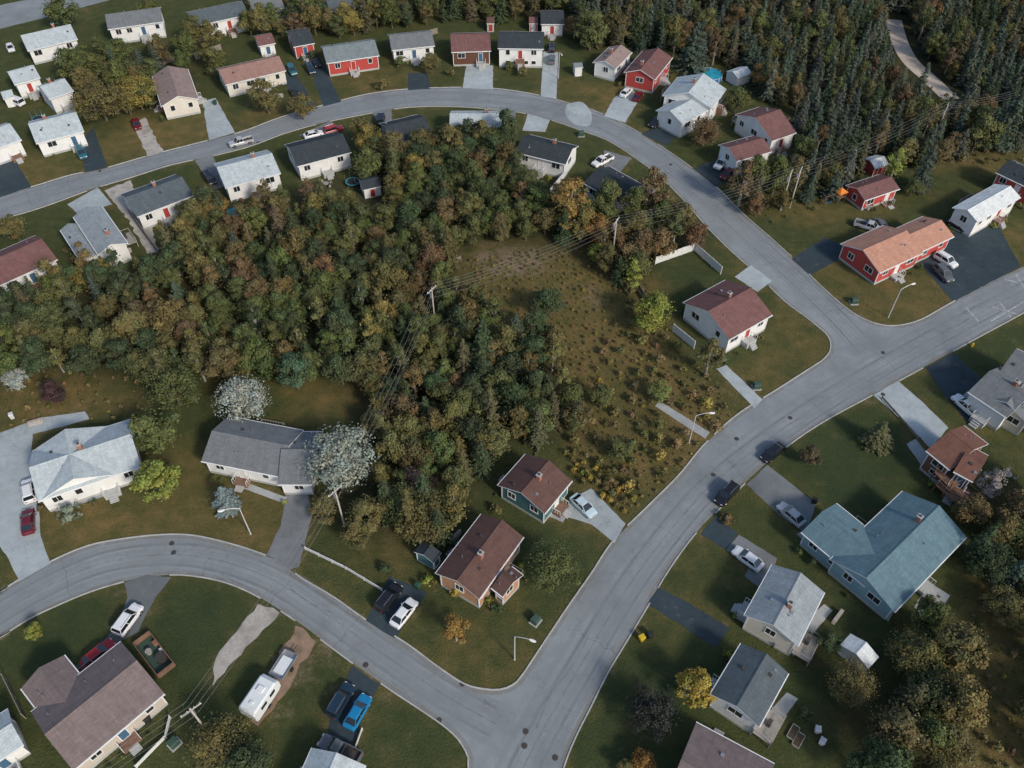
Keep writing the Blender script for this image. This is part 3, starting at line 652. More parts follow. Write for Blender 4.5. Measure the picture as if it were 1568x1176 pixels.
for i,(a,b_,k,c) in enumerate(CARS):
    p=Vector(S2(a,.6)).to_3d(); q_=Vector(S2(b_,.6)).to_3d(); d=q_-p
    nm={'pickup':'pickup_truck','van':'van','suv':'suv_car','sedan':'parked_car'}[k]
    place(CM[k],nm,None,((p.x+q_.x)/2,(p.y+q_.y)/2,.03),math.atan2(d.y,d.x),(.95,.95,.95),c)
# ------------------------------------------------------------------ street furniture
polewood=M('pole_wood',(.46,.43,.38),.85,.2,2); wirem=M('wire',(.26,.26,.26),.6,.05)
def upole(p,h=10.5,rz=0):
    b=MB(); b.tube((0,0,0),(0,0,h),.15,.10,polewood,9)
    b.box(-1.2,1.2,-.06,.06,h-.5,h-.36,polewood)
    for x in (-1.1,-.4,.4,1.1): b.tube((x,0,h-.36),(x,0,h-.12),.05,.035,white_trim,6)
    b.tube((0,.3,h-2.3),(0,.3,h-1.4),.22,.22,metal,10); b.box(-.03,.03,0,.3,h-1.9,h-1.8,metal)
    x,y=S2(p); b.obj('utility_pole',None,(x,y,0),rz); return Vector((x,y,h))
P=[upole((528,806),9,.9),upole((667,505),9.5,1.0),upole((937,400),9.5,1.1),upole((1195,322),9,1.1),upole((1430,212),8,1.1),upole((1600,170),8,1.1)]
upole((1209,318),9,1.1); P0=upole((325,1130),9,.7)
def wire(a,b_,sag,off,name='overhead_wire'):
    cu=bpy.data.curves.new(name,'CURVE'); cu.dimensions='3D'; cu.bevel_depth=.012; s=cu.splines.new('POLY'); n=24; s.points.add(n)
    d=(b_-a); nr=Vector((-d.y,d.x,0)).normalized()
    for i in range(n+1):
        t=i/n; q_=a.lerp(b_,t)+nr*off; q_.z-=sag*4*t*(1-t)+.12; s.points[i].co=(*q_,1)
    cu.materials.append(wirem); o=bpy.data.objects.new(name,cu); COL.objects.link(o)
for i in range(len(P)-1):
    for o in (-1.1,-.4,.4,1.1): wire(P[i],P[i+1],1.2,o)
    wire(P[i]-Vector((0,0,2)),P[i+1]-Vector((0,0,2)),1.4,0)
for o in (-1,-.35,.35,1): wire(P0,P[0],1.2,o); wire(P0,P0+Vector((-45,-35,0)),1,o)
lampm=M('lamp_pole',(.6,.6,.6),.5,.05,metal=.2)
def street_lamp(base,arm):
    x,y=S2(base); h=7.0
    d=math.radians(arm); b=MB(); b.tube((0,0,0),(0,0,h-.6),.09,.06,lampm,8)
    pr=(0,0,h-.6)
    for k in range(1,6):
        t=k/5; q_=(1.9*t*math.cos(d),1.9*t*math.sin(d),h-.6+.6*math.sin(t*math.pi/2)); b.tube(pr,q_,.05,.045,lampm,6); pr=q_
    b.loft([[(pr[0]+math.cos(d)*t-math.sin(d)*w*s1,pr[1]+math.sin(d)*t+math.cos(d)*w*s1,pr[2]+hh) for s1,hh in ((-1,-.04),(1,-.04),(.6,.09),(-.6,.09))] for t,w in ((-.1,.08),(.15,.17),(.5,.18),(.75,.08))],white_trim)
    b.box(-.12,.12,-.12,.12,0,.15,concrete); b.obj('street_lamp',None,(x,y,0))
street_lamp((1360,486),20); street_lamp((384,818),200); street_lamp((1055,678),0); street_lamp((788,1010),-20); street_lamp((1495,0),0); street_lamp((855,120),-80)
boxm=M('utility_green',(.05,.09,.07),.5,.1)
for p in [(820,952),(1158,594),(1307,464),(890,208),(268,1140)]:
    b=MB(); b.box(-.7,.7,-.6,.6,0,.12,concrete); b.box(-.55,.55,-.45,.45,.12,1.0,boxm); b.loft([[(-.58,-.48,1.0),(.58,-.48,1.0),(.58,.48,1.0),(-.58,.48,1.0)],[(-.5,-.4,1.12),(.5,-.4,1.12),(.5,.4,1.12),(-.5,.4,1.12)]],boxm)
    b.obj('transformer_box',None,(*S2(p),0),random.uniform(0,1))
yel=M('hydrant_yellow',(.6,.4,.02),.5,.05)
for p in [(1488,530),(745,703)]:
    b=MB(); b.tube((0,0,0),(0,0,.12),.2,.2,yel,12); b.tube((0,0,.12),(0,0,.65),.13,.12,yel,12); b.tube((0,0,.65),(0,0,.82),.16,.04,yel,12); b.tube((-.25,0,.45),(.25,0,.45),.07,.07,yel,8); b.tube((0,-.22,.4),(0,0,.4),.08,.08,yel,8)
    b.obj('fire_hydrant',None,(*S2(p),0))
fw=M('vinyl_fence',(.64,.65,.64),.6,.08); fwood=M('fence_wood',(.26,.23,.19),.85,.2,2,kind='wood')
def fence(pts,h,mat,name):
    w=[S2(p) for p in pts]; b=MB()
    for a,c in zip(w[:-1],w[1:]):
        dx,dy=c[0]-a[0],c[1]-a[1]; L=math.hypot(dx,dy); an=math.atan2(dy,dx); n=max(1,int(L/2.2))
        for k in range(n+1): 
            x,y=a[0]+dx*k/n,a[1]+dy*k/n; b.box(x-.06,x+.06,y-.06,y+.06,0,h+.08,mat,an,(x,y))
        b.box(a[0]+.02,a[0]+L-.02,a[1]-.02,a[1]+.02,.12,h*.93,mat,an,a); b.box(a[0]+.02,a[0]+L-.02,a[1]-.045,a[1]+.045,h*.93,h,mat,an,a)
    b.obj(name)
fence([(1003,405),(1063,384),(1103,420)],1.8,fw,'white_fence'); fence([(1030,508),(1062,534)],1.8,fw,'white_fence'); fence([(866,270),(838,304)],1.6,fw,'white_fence')
fence([(468,842),(530,872),(586,906)],.8,fw,'low_fence'); fence([(205,108),(283,92)],1.8,fwood,'wood_fence'); fence([(340,78),(300,92)],1.8,fwood,'wood_fence')
fence([(510,560),(560,575),(585,596)],1.4,fwood,'wood_fence'); fence([(210,1176),(255,1130),(262,1100)],.8,fw,'low_fence'); fence([(1000,390),(960,375)],1.5,fwood,'wood_fence')
fence([(1350,610),(1405,672)],.5,fwood,'wood_fence'); fence([(10,1040),(40,1100)],1.5,fwood,'wood_fence'); fence([(640,60),(670,52)],1.6,fwood,'wood_fence'); fence([(555,1118),(540,1160)],.6,fw,'low_fence')
fence([(975,440),(1000,480)],1.4,fwood,'wood_fence'); fence([(200,330),(245,392)],1.5,fwood,'wood_fence'); fence([(680,410),(706,402)],1.5,fwood,'wood_fence')
wat=M('pool_water',(.03,.34,.48),.08,.15,.8,spec=.8); blue=M('pool_wall',(.03,.16,.4),.5,.05)
b=MB(); b.tube((0,0,0),(0,0,1.15),2.9,2.9,blue,28,False); b.tube((0,0,1.0),(0,0,1.05),2.85,2.85,wat,28); b.tube((0,0,1.13),(0,0,1.2),3.0,3.0,white_trim,28,False)
for k in range(14): t=k*math.tau/14; b.box(2.95*math.cos(t)-.06,2.95*math.cos(t)+.06,2.95*math.sin(t)-.06,2.95*math.sin(t)+.06,0,1.25,white_trim)
b.obj('swimming_pool',None,(*S2((1086,120)),0)); 
tb=M('trampoline_mat',(.02,.02,.025),.6,.05); tp=M('trampoline_pad',(.04,.35,.38),.5,.05)
def tramp(p,r=1.9):
    b=MB(); b.tube((0,0,.78),(0,0,.82),r*.85,r*.85,tb,24)
    n=24
    for k in range(n):
        t0,t1=k*math.tau/n,(k+1)*math.tau/n
        b.poly([(r*.85*math.cos(t0),r*.85*math.sin(t0),.84),(r*math.cos(t0),r*math.sin(t0),.84),(r*math.cos(t1),r*math.sin(t1),.84),(r*.85*math.cos(t1),r*.85*math.sin(t1),.84)],tp)
    for k in range(6): t=k*math.tau/6; b.tube((r*math.cos(t),r*math.sin(t),0),(r*math.cos(t),r*math.sin(t),2.4),.03,.03,metal,6)
    b.obj('trampoline',None,(*S2(p),0))
tramp((237,74)); tramp((541,283),1.5); tramp((60,186),1.3)
org=M('playset_orange',(.65,.20,.03),.5,.05); b=MB()
b.box(-.9,.9,-.9,.9,1.3,1.4,woodm)
for x in(-.85,.85):
    for y in (-.85,.85): b.box(x-.06,x+.06,y-.06,y+.06,0,2.4,woodm)
b.loft([[(-1.1,-1.1,2.4),(1.1,-1.1,2.4),(1.1,1.1,2.4),(-1.1,1.1,2.4)],[(-.05,-.05,3.2),(.05,-.05,3.2),(.05,.05,3.2),(-.05,.05,3.2)]],org)
for t in range(8): b.box(.9+.35*t,.9+.35*(t+1),-.3,.3,1.25-.15*t,1.33-.15*t,org)
b.tube((-.9,0,2.2),(-3.8,0,2.2),.06,.06,woodm); 
for y in (-.8,.8): b.tube((-3.8,0,2.2),(-3.8,y,0),.05,.05,woodm)
for x in (-2,-2.9):
    for y in (-.2,.2): b.tube((x+y,0,2.2),(x+y,0,.6),.012,.012,iron,4)
    b.box(x-.25,x+.25,-.12,.12,.56,.6,blue)
b.obj('playground_set',None,(*S2((1282,308)),0),.5)
def ends(a,b_,z=0.5):
    p=Vector(S2(a,z)); q_=Vector(S2(b_,z)); d=q_-p; return ((p.x+q_.x)/2,(p.y+q_.y)/2,.02),math.atan2(d.y,d.x),d.length
loc,rz,L=ends((378,1093),(415,1038),2.0)
cw=M('camper_white',(.70,.74,.74),.4,.05); b=MB(); h=L/2
b.loft([[(x,-1.15,.55+z0),(x,1.15,.55+z0),(x,1.15,zt-.15),(x,.95,zt),(x,-.95,zt),(x,-1.15,zt-.15)] for x,z0,zt in ((-h,.3,2.3),(-h+.3,0,2.65),(h-.5,0,2.65),(h,.4,2.2))],cw)
b.box(-h*.6,-h*.6+.35,-.2,.2,2.65,2.8,cw); b.box(.2,.9,-.4,.4,2.65,2.85,white_trim); b.box(h,h+1.2,-.05,.05,.45,.55,iron)
for s in (-1,1):
    b.box(-h*.5,-h*.5+1,s*1.16-.02,s*1.16+.02,1.5,2.1,glass); b.box(h*.2,h*.2+.9,s*1.16-.02,s*1.16+.02,1.5,2.1,glass); b.tube((-.1,s*.95,.33),(-.1,s*1.17,.33),.33,.33,tyre,12)
b.obj('camper_trailer',None,loc,rz)
loc,rz,L=ends((424,1033),(444,1002),.8); b=MB()
b.box(-1.7,1.7,-.95,.95,.5,.58,metal); 
for s in(-1,1): b.box(-1.7,1.7,s*.95-.04,s*.95+.04,.58,.95,metal); b.tube((0,s*.98,.3),(0,s*1.2,.3),.3,.3,tyre,12)
b.box(1.66,1.74,-.9,.9,.58,.95,metal); b.box(-1.74,-1.66,-.9,.9,.58,.95,metal); b.box(1.7,2.8,-.05,.05,.48,.56,iron); b.box(-1.2,1.0,-.7,.7,.58,.8,cw)
b.obj('utility_trailer',None,loc,rz)
c,u,n,L,W=frame((205,987),(242,1036),(268,1018),.5); b=MB()
for s in (-1,1): b.box(-L/2,L/2,s*W/2-.06,s*W/2+.06,0,1.0,woodm); b.box(s*L/2-.06,s*L/2+.06,-W/2+.07,W/2-.07,0,1.0,woodm)
b.box(-L/2+.1,L/2-.1,-W/2+.1,W/2-.1,0,.08,boxm); b.tube((1,.4,.08),(1,.4,.8),.7,.7,iron,16); b.tube((-.8,-.3,.08),(-.8,-.3,.7),.35,.4,woodg,10); b.box(-1.6,-1,.6,1.2,.08,.6,brickm); b.box(-.2,.4,.7,1.1,.08,.5,white_trim)
b.obj('garden_deck',None,(c.x,c.y,0),math.atan2(u.y,u.x))
for (a,b_,c_,h_) in [((1432,742),(1475,780),(1502,765),1.6),((1430,722),(1455,748),(1480,735),2.6)]:
    c,u,n,L,W=frame(a,b_,c_,h_); b=MB(); b.box(-L/2,L/2,-W/2,W/2,h_-.15,h_,woodm)
    for x in (-L/2+.08,L/2-.08):
        for y in (-W/2+.08,W/2-.08): b.box(x-.08,x+.08,y-.08,y+.08,0,h_+.95,woodm)
        b.box(x-.04,x+.04,-W/2+.1,W/2-.1,h_+.85,h_+.95,woodm)
    for y in (-W/2+.04,W/2-.04): b.box(-L/2,L/2,y-.04,y+.04,h_+.951,h_+1.03,woodm)
    b.obj('wood_deck',None,(c.x,c.y,0),math.atan2(u.y,u.x))
cols=[M('bin_green',(.03,.08,.05),.5,.05),M('bin_grey',(.12,.13,.14),.5,.05),M('plastic_yellow',(.6,.42,.03),.5,.05),M('plastic_white',(.6,.6,.6),.5,.05),M('plastic_black',(.03,.03,.03),.5,.05)]
def bin_(p,m_):
    b=MB(); b.loft([[(-.25,-.28,.05),(.25,-.28,.05),(.25,.28,.05),(-.25,.28,.05)],[(-.32,-.36,1.0),(.32,-.36,1.0),(.32,.36,1.0),(-.32,.36,1.0)]],m_); b.loft([[(-.34,-.38,1.0),(.34,-.38,1.0),(.34,.42,1.0),(-.34,.42,1.0)],[(-.28,-.3,1.08),(.28,-.3,1.08),(.28,.3,1.08),(-.28,.3,1.08)]],m_)
    for s in(-1,1): b.tube((s*.22,.3,.1),(s*.3,.3,.1),.1,.1,tyre,8)
    b.obj('wheelie_bin',None,(*S2(p),0),random.uniform(0,3))
for p,k in [((982,980),2),((995,975),4),((1246,770),4),((700,838),0),((228,1104),4),((1250,1120),3),((1257,1138),3),((1185,988),1),((640,900),0),((330,160),0),((1110,555),0),((700,100),0),((20,640),3),((95,1100),1)]:
    bin_(p,cols[k])
def chairset(p):
    b=MB(); b.tube((0,0,.7),(0,0,.75),.6,.6,woodg,14); b.tube((0,0,0),(0,0,.7),.05,.05,iron)
    for k in range(4):
        t=k*math.pi/2+.3; x,y=1.1*math.cos(t),1.1*math.sin(t); b.box(x-.22,x+.22,y-.22,y+.22,.4,.45,woodg,t,(x,y)); b.box(x+.18,x+.23,y-.22,y+.22,.45,.9,woodg,t,(x,y))
        for sx in (-.18,.18):
            for sy in (-.18,.18): b.box(x+sx-.02,x+sx+.02,y+sy-.02,y+sy+.02,0,.4,woodg,t,(x,y))
    b.obj('patio_table_set',None,(*S2(p),0),random.uniform(0,3))
for p in [(1425,925),(215,655),(500,285),(250,345),(150,95),(1540,730),(1325,318)]: chairset(p)
soil=M('garden_soil',(.07,.055,.035),.95,.4,4)
for p in [(1214,1122),(1222,1134)]:
    b=MB()
    for s in (-1,1): b.box(-.9,.9,s*.42-.04,s*.42+.04,0,.3,woodg); b.box(s*.9-.04,s*.9+.04,-.37,.37,0,.3,woodg)
    b.box(-.85,.85,-.37,.37,0,.24,soil); b.obj('raised_garden_bed',None,(*S2(p),0),.9)
def woodpile(p,rz):
    b=MB()
    for r_ in range(4):
        for k in range(9): b.tube((k*.24+.12*(r_%2),-.22,.12+.21*r_),(k*.24+.12*(r_%2),.22,.12+.21*r_),.11,.11,[polewood,brickm,woodg][(k*7+r_)%3] if False else polewood,7)
    b.obj('firewood_stack',None,(*S2(p),0),rz)
for p,rz in [((600,232),.3),((1010,130),1),((45,652),.4),((1275,955),.8),((690,832),.9),((420,150),.2),((1560,770),1),((190,395),1.2)]: woodpile(p,rz)
# ------------------------------------------------------------------ vegetation
bark=M('bark',(.13,.11,.09),.9,.25,3); barkw=M('bark_pale',(.28,.26,.23),.9,.2,3)
m,nt,b=nodes('foliage'); oi=N(nt,'ShaderNodeObjectInfo'); at=N(nt,'ShaderNodeAttribute',attribute_name='tone')
c=mix(nt,1.0,oi.outputs['Color'],at.outputs['Color'],'MULTIPLY'); nt.links.new(c,b.inputs['Base Color']); b.inputs['Roughness'].default_value=.75; b.inputs['Specular IOR Level'].default_value=.2
leafm=m
def tree_mesh(name,trunkb,C,Nn,Sz,T):
    n=len(C); a=rng.normal(size=(n,3)); t=np.cross(Nn,a); t/=np.linalg.norm(t,axis=1)[:,None]+1e-9; bt=np.cross(Nn,t)
    bt/=np.linalg.norm(bt,axis=1)[:,None]+1e-9
    asp=rng.uniform(.55,1.0,n)[:,None]
    V=np.stack([C-t*Sz[:,None],C-bt*Sz[:,None]*asp,C+t*Sz[:,None]*rng.uniform(.7,1.1,n)[:,None],C+bt*Sz[:,None]*asp],1).reshape(-1,3)
    nv=len(trunkb.v); verts=trunkb.v+[tuple(v_) for v_ in V]; faces=list(trunkb.f)+[tuple(nv+4*i+k for k in range(4)) for i in range(n)]
    me=bpy.data.meshes.new(name); me.from_pydata(verts,[],faces)
    for m_ in trunkb.mats: me.materials.append(m_)
    me.materials.append(leafm); li=len(trunkb.mats)
    me.polygons.foreach_set('material_index',trunkb.m+[li]*n)
    at=me.attributes.new('tone','FLOAT_COLOR','POINT'); col=np.ones((len(verts),4)); col[nv:,:3]=np.repeat(T,4,axis=0)
    at.data.foreach_set('color',col.ravel()); me.update(); return me
def rnorm(n):
    v_=rng.normal(size=(n,3)); return v_/np.linalg.norm(v_,axis=1)[:,None]
def decid(name,h,r,nl,lpl,bm=None,tonevar=.26,ls=(.11,.23),lobe=(.22,.42),kk=(.3,1.0)):
    b=MB(); bm=bm or bark; cz=h*.54
    b.tube((0,0,-.1),(0,0,h*.35),.17*h/7,.12*h/7,bm,8,False); b.tube((0,0,h*.35),(.1,.1,h*.85),.12*h/7,.03,bm,6,False)
    Cs=[];Ns=[];Ss=[];Ts=[]
    for i in range(nl):
        d=rnorm(1)[0]; k=rng.uniform(*kk)
        fl=1.0 if d[2]<.2 else 1-.35*d[2]
        lc=np.array([d[0]*r*k*fl,d[1]*r*k*fl,cz+d[2]*h*.36*k]); 
        if i==0: lc=np.array([.1*r,-.1*r,cz+h*.30])
        lr=r*rng.uniform(*lobe)
        b.tube((0,0,h*rng.uniform(.2,.4)),tuple(lc),.06*h/7,.015,bm,5,False)
        n=int(lpl*(lr/(r*.35))**2); dd=rnorm(n); dd[:,2]=np.where(dd[:,2]<-.4,-dd[:,2]*.6,dd[:,2])
        rad=lr*rng.uniform(.45,1.15,n)**.7
        Cs.append(lc+dd*rad[:,None]*np.array([1,1,.9])); Ns.append(dd*.8+rnorm(n)*.55+np.array([0,0,.35])); Ss.append(rng.uniform(*ls,n))
        tone=rng.uniform(1-tonevar,1+tonevar); hue=rng.uniform(-.10,.15)
        tt=np.ones((n,3))*tone*rng.uniform(.78,1.22,n)[:,None]; tt[:,0]*=1+hue; tt[:,2]*=1-hue*.5; Ts.append(tt)
    n=int(lpl*nl*.12); dd=rnorm(n); Cs.append(np.array([0,0,cz])+dd*np.array([r,r,h*.38])*rng.uniform(.75,1.08,n)[:,None]); Ns.append(dd+rnorm(n)); Ss.append(rng.uniform(.08,.16,n)); Ts.append(np.ones((n,3))*rng.uniform(.6,1.3,n)[:,None])
    C=np.concatenate(Cs); Nn=np.concatenate(Ns); Nn/=np.linalg.norm(Nn,axis=1)[:,None]+1e-9
    keep=C[:,2]>.25; C=C[keep]; Nn=Nn[keep]
    return tree_mesh(name,b,C,Nn,np.concatenate(Ss)[keep],np.concatenate(Ts)[keep])
def conifer(name,h,r,dens=1.0):
    b=MB(); b.tube((0,0,-.1),(0,0,h*.97),.14*h/8,.02,bark,7,False)
    Cs=[];Ns=[];Ss=[];Ts=[]; nw=int(h*2.6)
    for w in range(nw):
        f=w/nw; z=h*(.08+.90*f); R=r*(1-f)**.8*rng.uniform(.82,1.12)+.12; nb=int((7+5*(1-f))*dens)
        for k in range(nb):
            a=rng.uniform(0,math.tau); L=R*rng.uniform(.7,1.15); n=max(4,int(L*12)); t=rng.uniform(.15,1,n)
            side=rng.normal(size=n)*.17*(1.1-t)*L; x=np.cos(a)*t*L-np.sin(a)*side; y=np.sin(a)*t*L+np.cos(a)*side; zz=z-.30*t*L+.18*L*t*t+rng.normal(size=n)*.05
            Cs.append(np.stack([x,y,zz],1)); nn=np.stack([np.cos(a)*np.ones(n)*.5,np.sin(a)*np.ones(n)*.5,np.ones(n)*.8],1)+rnorm(n)*.5; Ns.append(nn)
            Ss.append(rng.uniform(.10,.20,n)); tt=np.ones((n,3))*rng.uniform(.8,1.2)*rng.uniform(.75,1.25,n)[:,None]; Ts.append(tt)
            if L>.8 and k%2==0: b.tube((0,0,z),(np.cos(a)*L*.8,np.sin(a)*L*.8,z-.15*L),.03,.01,bark,3,False)
    C=np.concatenate(Cs); Nn=np.concatenate(Ns); Nn/=np.linalg.norm(Nn,axis=1)[:,None]
    return tree_mesh(name,b,C,Nn,np.concatenate(Ss),np.concatenate(Ts))
DEC=[decid('deciduous_tree',rng.uniform(6.2,8.2),rng.uniform(2.2,2.9),int(rng.integers(22,30)),150) for _ in range(10)]
TALL=[decid('birch_tree',rng.uniform(7.5,9.2),rng.uniform(1.4,1.9),int(rng.integers(14,19)),110,barkw,ls=(.1,.2)) for _ in range(5)]
CON=[conifer('spruce_tree',rng.uniform(7,10),rng.uniform(1.6,2.3)) for _ in range(7)]
BUSH=[decid('shrub',rng.uniform(1.2,1.8),rng.uniform(.7,1.1),8,70,ls=(.08,.17)) for _ in range(5)]
BIG=[decid('large_tree',9.0,4.2,60,160,ls=(.10,.22),lobe=(.15,.30),kk=(.35,1.0)) for _ in range(3)]
G_=(.092,.112,.040);DG=(.055,.078,.036);OL=(.125,.115,.045);BR=(.135,.098,.050);YL=(.32,.25,.05);OR=(.25,.135,.04);TE=(.064,.090,.066);SV=(.30,.34,.31);YG=(.20,.23,.05);WN=(.06,.035,.035);CG=(.095,.115,.082)
def jit(c,a=.16):
    f=1+random.uniform(-a,a); return tuple(max(.005,q_*f*(1+random.uniform(-a,a)*.5)) for q_ in c)
def scatter(parent,poly,dmin,protos,pal,zref=3.5,sc=(.8,1.15),m=2.0,maxn=3000,excl=()):
    w=[S2(q_,zref) for q_ in poly]; xs_=[q_[0] for q_ in w]; ys_=[q_[1] for q_ in w]; area=abs(sum(w[i][0]*w[(i+1)%len(w)][1]-w[(i+1)%len(w)][0]*w[i][1] for i in range(len(w))))/2
    tries=int(area/(dmin*dmin)*14); ex=[[S2(q_,zref) for q_ in e] for e in excl]; n=0
    X_=rng.uniform(min(xs_),max(xs_),tries*2); Y_=rng.uniform(min(ys_),max(ys_),tries*2); ok=inpoly(X_,Y_,w)
    for e in ex: ok&=~inpoly(X_,Y_,e)
    cell={}
    for x,y in zip(X_[ok],Y_[ok]):
        k=(int(x//dmin),int(y//dmin)); 
        if any((x-a)**2+(y-b_)**2<dmin*dmin for i in (-1,0,1) for j in (-1,0,1) for a,b_ in cell.get((k[0]+i,k[1]+j),())): continue
        if blocked(x,y,m): continue
        cell.setdefault(k,[]).append((x,y)); s=random.uniform(*sc)
        me=random.choices([p_[0] for p_ in protos],[p_[1] for p_ in protos])[0]; me=random.choice(me)
        pl=pal['con'] if me in CON else pal['dec']; c=jit(random.choices([p_[0] for p_ in pl],[p_[1] for p_ in pl])[0])
        place(me,me.name.split('.')[0],parent,(x,y,0),random.uniform(0,6.28),(s*random.uniform(.9,1.1),s*random.uniform(.9,1.1),s*random.uniform(.85,1.15)),c); n+=1
        if n>=maxn: break
    return n
fo=empty('forest'); 
PC={'dec':[(G_,4),(DG,3),(OL,4.5),(BR,1.0),((.20,.165,.05),.25)],'con':[(TE,.7),(DG,3),((.10,.095,.05),3),(OL,1)]}
PR={'dec':[(G_,2.5),(OL,3.5),(BR,1.6),((.17,.115,.05),.6)],'con':[(TE,2.5),(DG,2),(CG,3.5),((.105,.10,.055),1.6)]}
cnt=0
cnt+=scatter(fo,[(-60,440),(60,425),(130,405),(200,400),(250,410),(290,320),(400,300),(500,295),(590,330),(690,375),(695,410),(640,450),(600,540),(575,600),(540,570),(440,555),(300,575),(240,590),(220,560),(100,550),(-60,560)],3.0,[(DEC,5),(TALL,2),(CON,1.2)],PC)
cnt+=scatter(fo,[(600,540),(650,455),(700,440),(770,480),(830,500),(870,560),(890,620),(870,660),(760,670),(745,700),(700,780),(690,810),(600,810),(575,760),(590,690),(570,640)],2.8,[(DEC,3.5),(TALL,3),(CON,2.5)],PC)
cnt+=scatter(fo,[(545,200),(640,215),(790,195),(790,270),(860,310),(860,345),(740,355),(690,375),(620,350),(600,330),(610,270),(560,230)],3.2,[(DEC,7),(TALL,1),(CON,.5)],PC)
cnt+=scatter(fo,[(860,310),(880,300),(1000,285),(1060,330),(1070,370),(1000,385),(965,430),(900,370),(860,350)],3.3,[(DEC,5),(CON,1),(TALL,1)],{'dec':[(G_,3),(OL,3),(BR,1.3),(OR,.1)],'con':[(DG,1)]})
cnt+=scatter(fo,[(865,-60),(1700,-60),(1700,190),(1480,215),(1440,235),(1340,235),(1290,262),(1225,235),(1225,160),(1180,140),(1140,95),(1110,80),(1040,75),(970,60),(890,50)],2.9,[(CON,9),(DEC,2.6),(TALL,1)],PR,excl=[[(1352,15),(1392,15),(1405,75),(1440,105),(1478,130),(1482,160),(1450,165),(1400,140),(1358,100)]])
cnt+=scatter(fo,[(1110,285),(1150,255),(1225,235),(1330,245),(1290,285),(1230,300),(1140,315)],3.2,[(CON,3),(DEC,3)],PR)
cnt+=scatter(fo,[(380,-60),(870,-60),(870,5),(770,20),(700,12),(600,25),(540,40),(380,40)],3.4,[(CON,2.5),(DEC,6)],PC)
cnt+=scatter(fo,[(110,60),(160,70),(280,80),(300,40),(330,60),(330,95),(240,100),(225,155),(120,160),(120,110)],4.0,[(DEC,5),(CON,1)],{'dec':[(OL,2),(G_,3)],'con':[(TE,1)]})
cnt+=scatter(fo,[(1490,770),(1620,730),(1620,890),(1540,890),(1500,860)],3.6,[(DEC,4),(CON,1)],PC)
cnt+=scatter(fo,[(1360,960),(1440,930),(1480,1020),(1465,1200),(1330,1200),(1380,1080)],4.2,[(DEC,6),(CON,1)],PC)
cnt+=scatter(fo,[(860,600),(930,600),(1010,640),(960,740),(920,760),(870,690)],3.4,[(DEC,3),(BUSH,3)],{'dec':[(G_,3),(OL,3),(YG,.3)],'con':[(TE,1)]},sc=(.5,.8))
cnt+=scatter(fo,[(-250,560),(-40,440),(-40,600),(-250,700)],4,[(DEC,5)],PC); cnt+=scatter(fo,[(1600,900),(1800,850),(1800,1200),(1600,1200)],4,[(DEC,5),(CON,1)],PC)
mdw=empty('meadow_shrubs')
PM={'dec':[((.17,.145,.06),4),((.19,.135,.07),2),((.12,.12,.045),2.5),((.28,.22,.06),1.0)],'con':[(TE,1)]}
MD=[(700,400),(830,380),(960,390),(1000,450),(1030,520),(1100,590),(1120,640),(1040,730),(960,790),(870,700),(880,620),(820,500),(760,470)]
scatter(mdw,MD,1.0,[(BUSH,1)],PM,zref=.3,sc=(.12,.42),m=.4,maxn=2200)
scatter(mdw,[(960,440),(1030,520),(1100,590),(1120,640),(1040,730),(930,760),(870,690),(900,600)],2.4,[(BUSH,1)],PM,zref=.5,sc=(.5,1.3),m=.6,maxn=220)
scatter(mdw,[(860,690),(980,740),(960,790),(920,780)],1.1,[(BUSH,1)],{'dec':[((.32,.24,.05),2),(OL,2)],'con':[(TE,1)]},zref=.5,sc=(.4,.8),m=.4)
scatter(mdw,[(0,560),(220,580),(230,640),(0,650)],1.8,[(BUSH,1)],PM,zref=.5,sc=(.15,.6),m=.6,maxn=250)
scatter(mdw,[(1480,900),(1600,880),(1600,1176),(1490,1176)],1.5,[(BUSH,1)],PM,zref=.5,sc=(.15,.8),m=.6,maxn=450)
scatter(mdw,[(1120,300),(1280,270),(1280,310),(1180,340)],2.0,[(BUSH,1)],PM,zref=.5,sc=(.2,.9),m=.6,maxn=120)
scatter(mdw,[(1420,200),(1568,190),(1568,250),(1440,250)],2.2,[(BUSH,1)],PM,zref=.5,sc=(.2,1.2),m=.6,maxn=180)
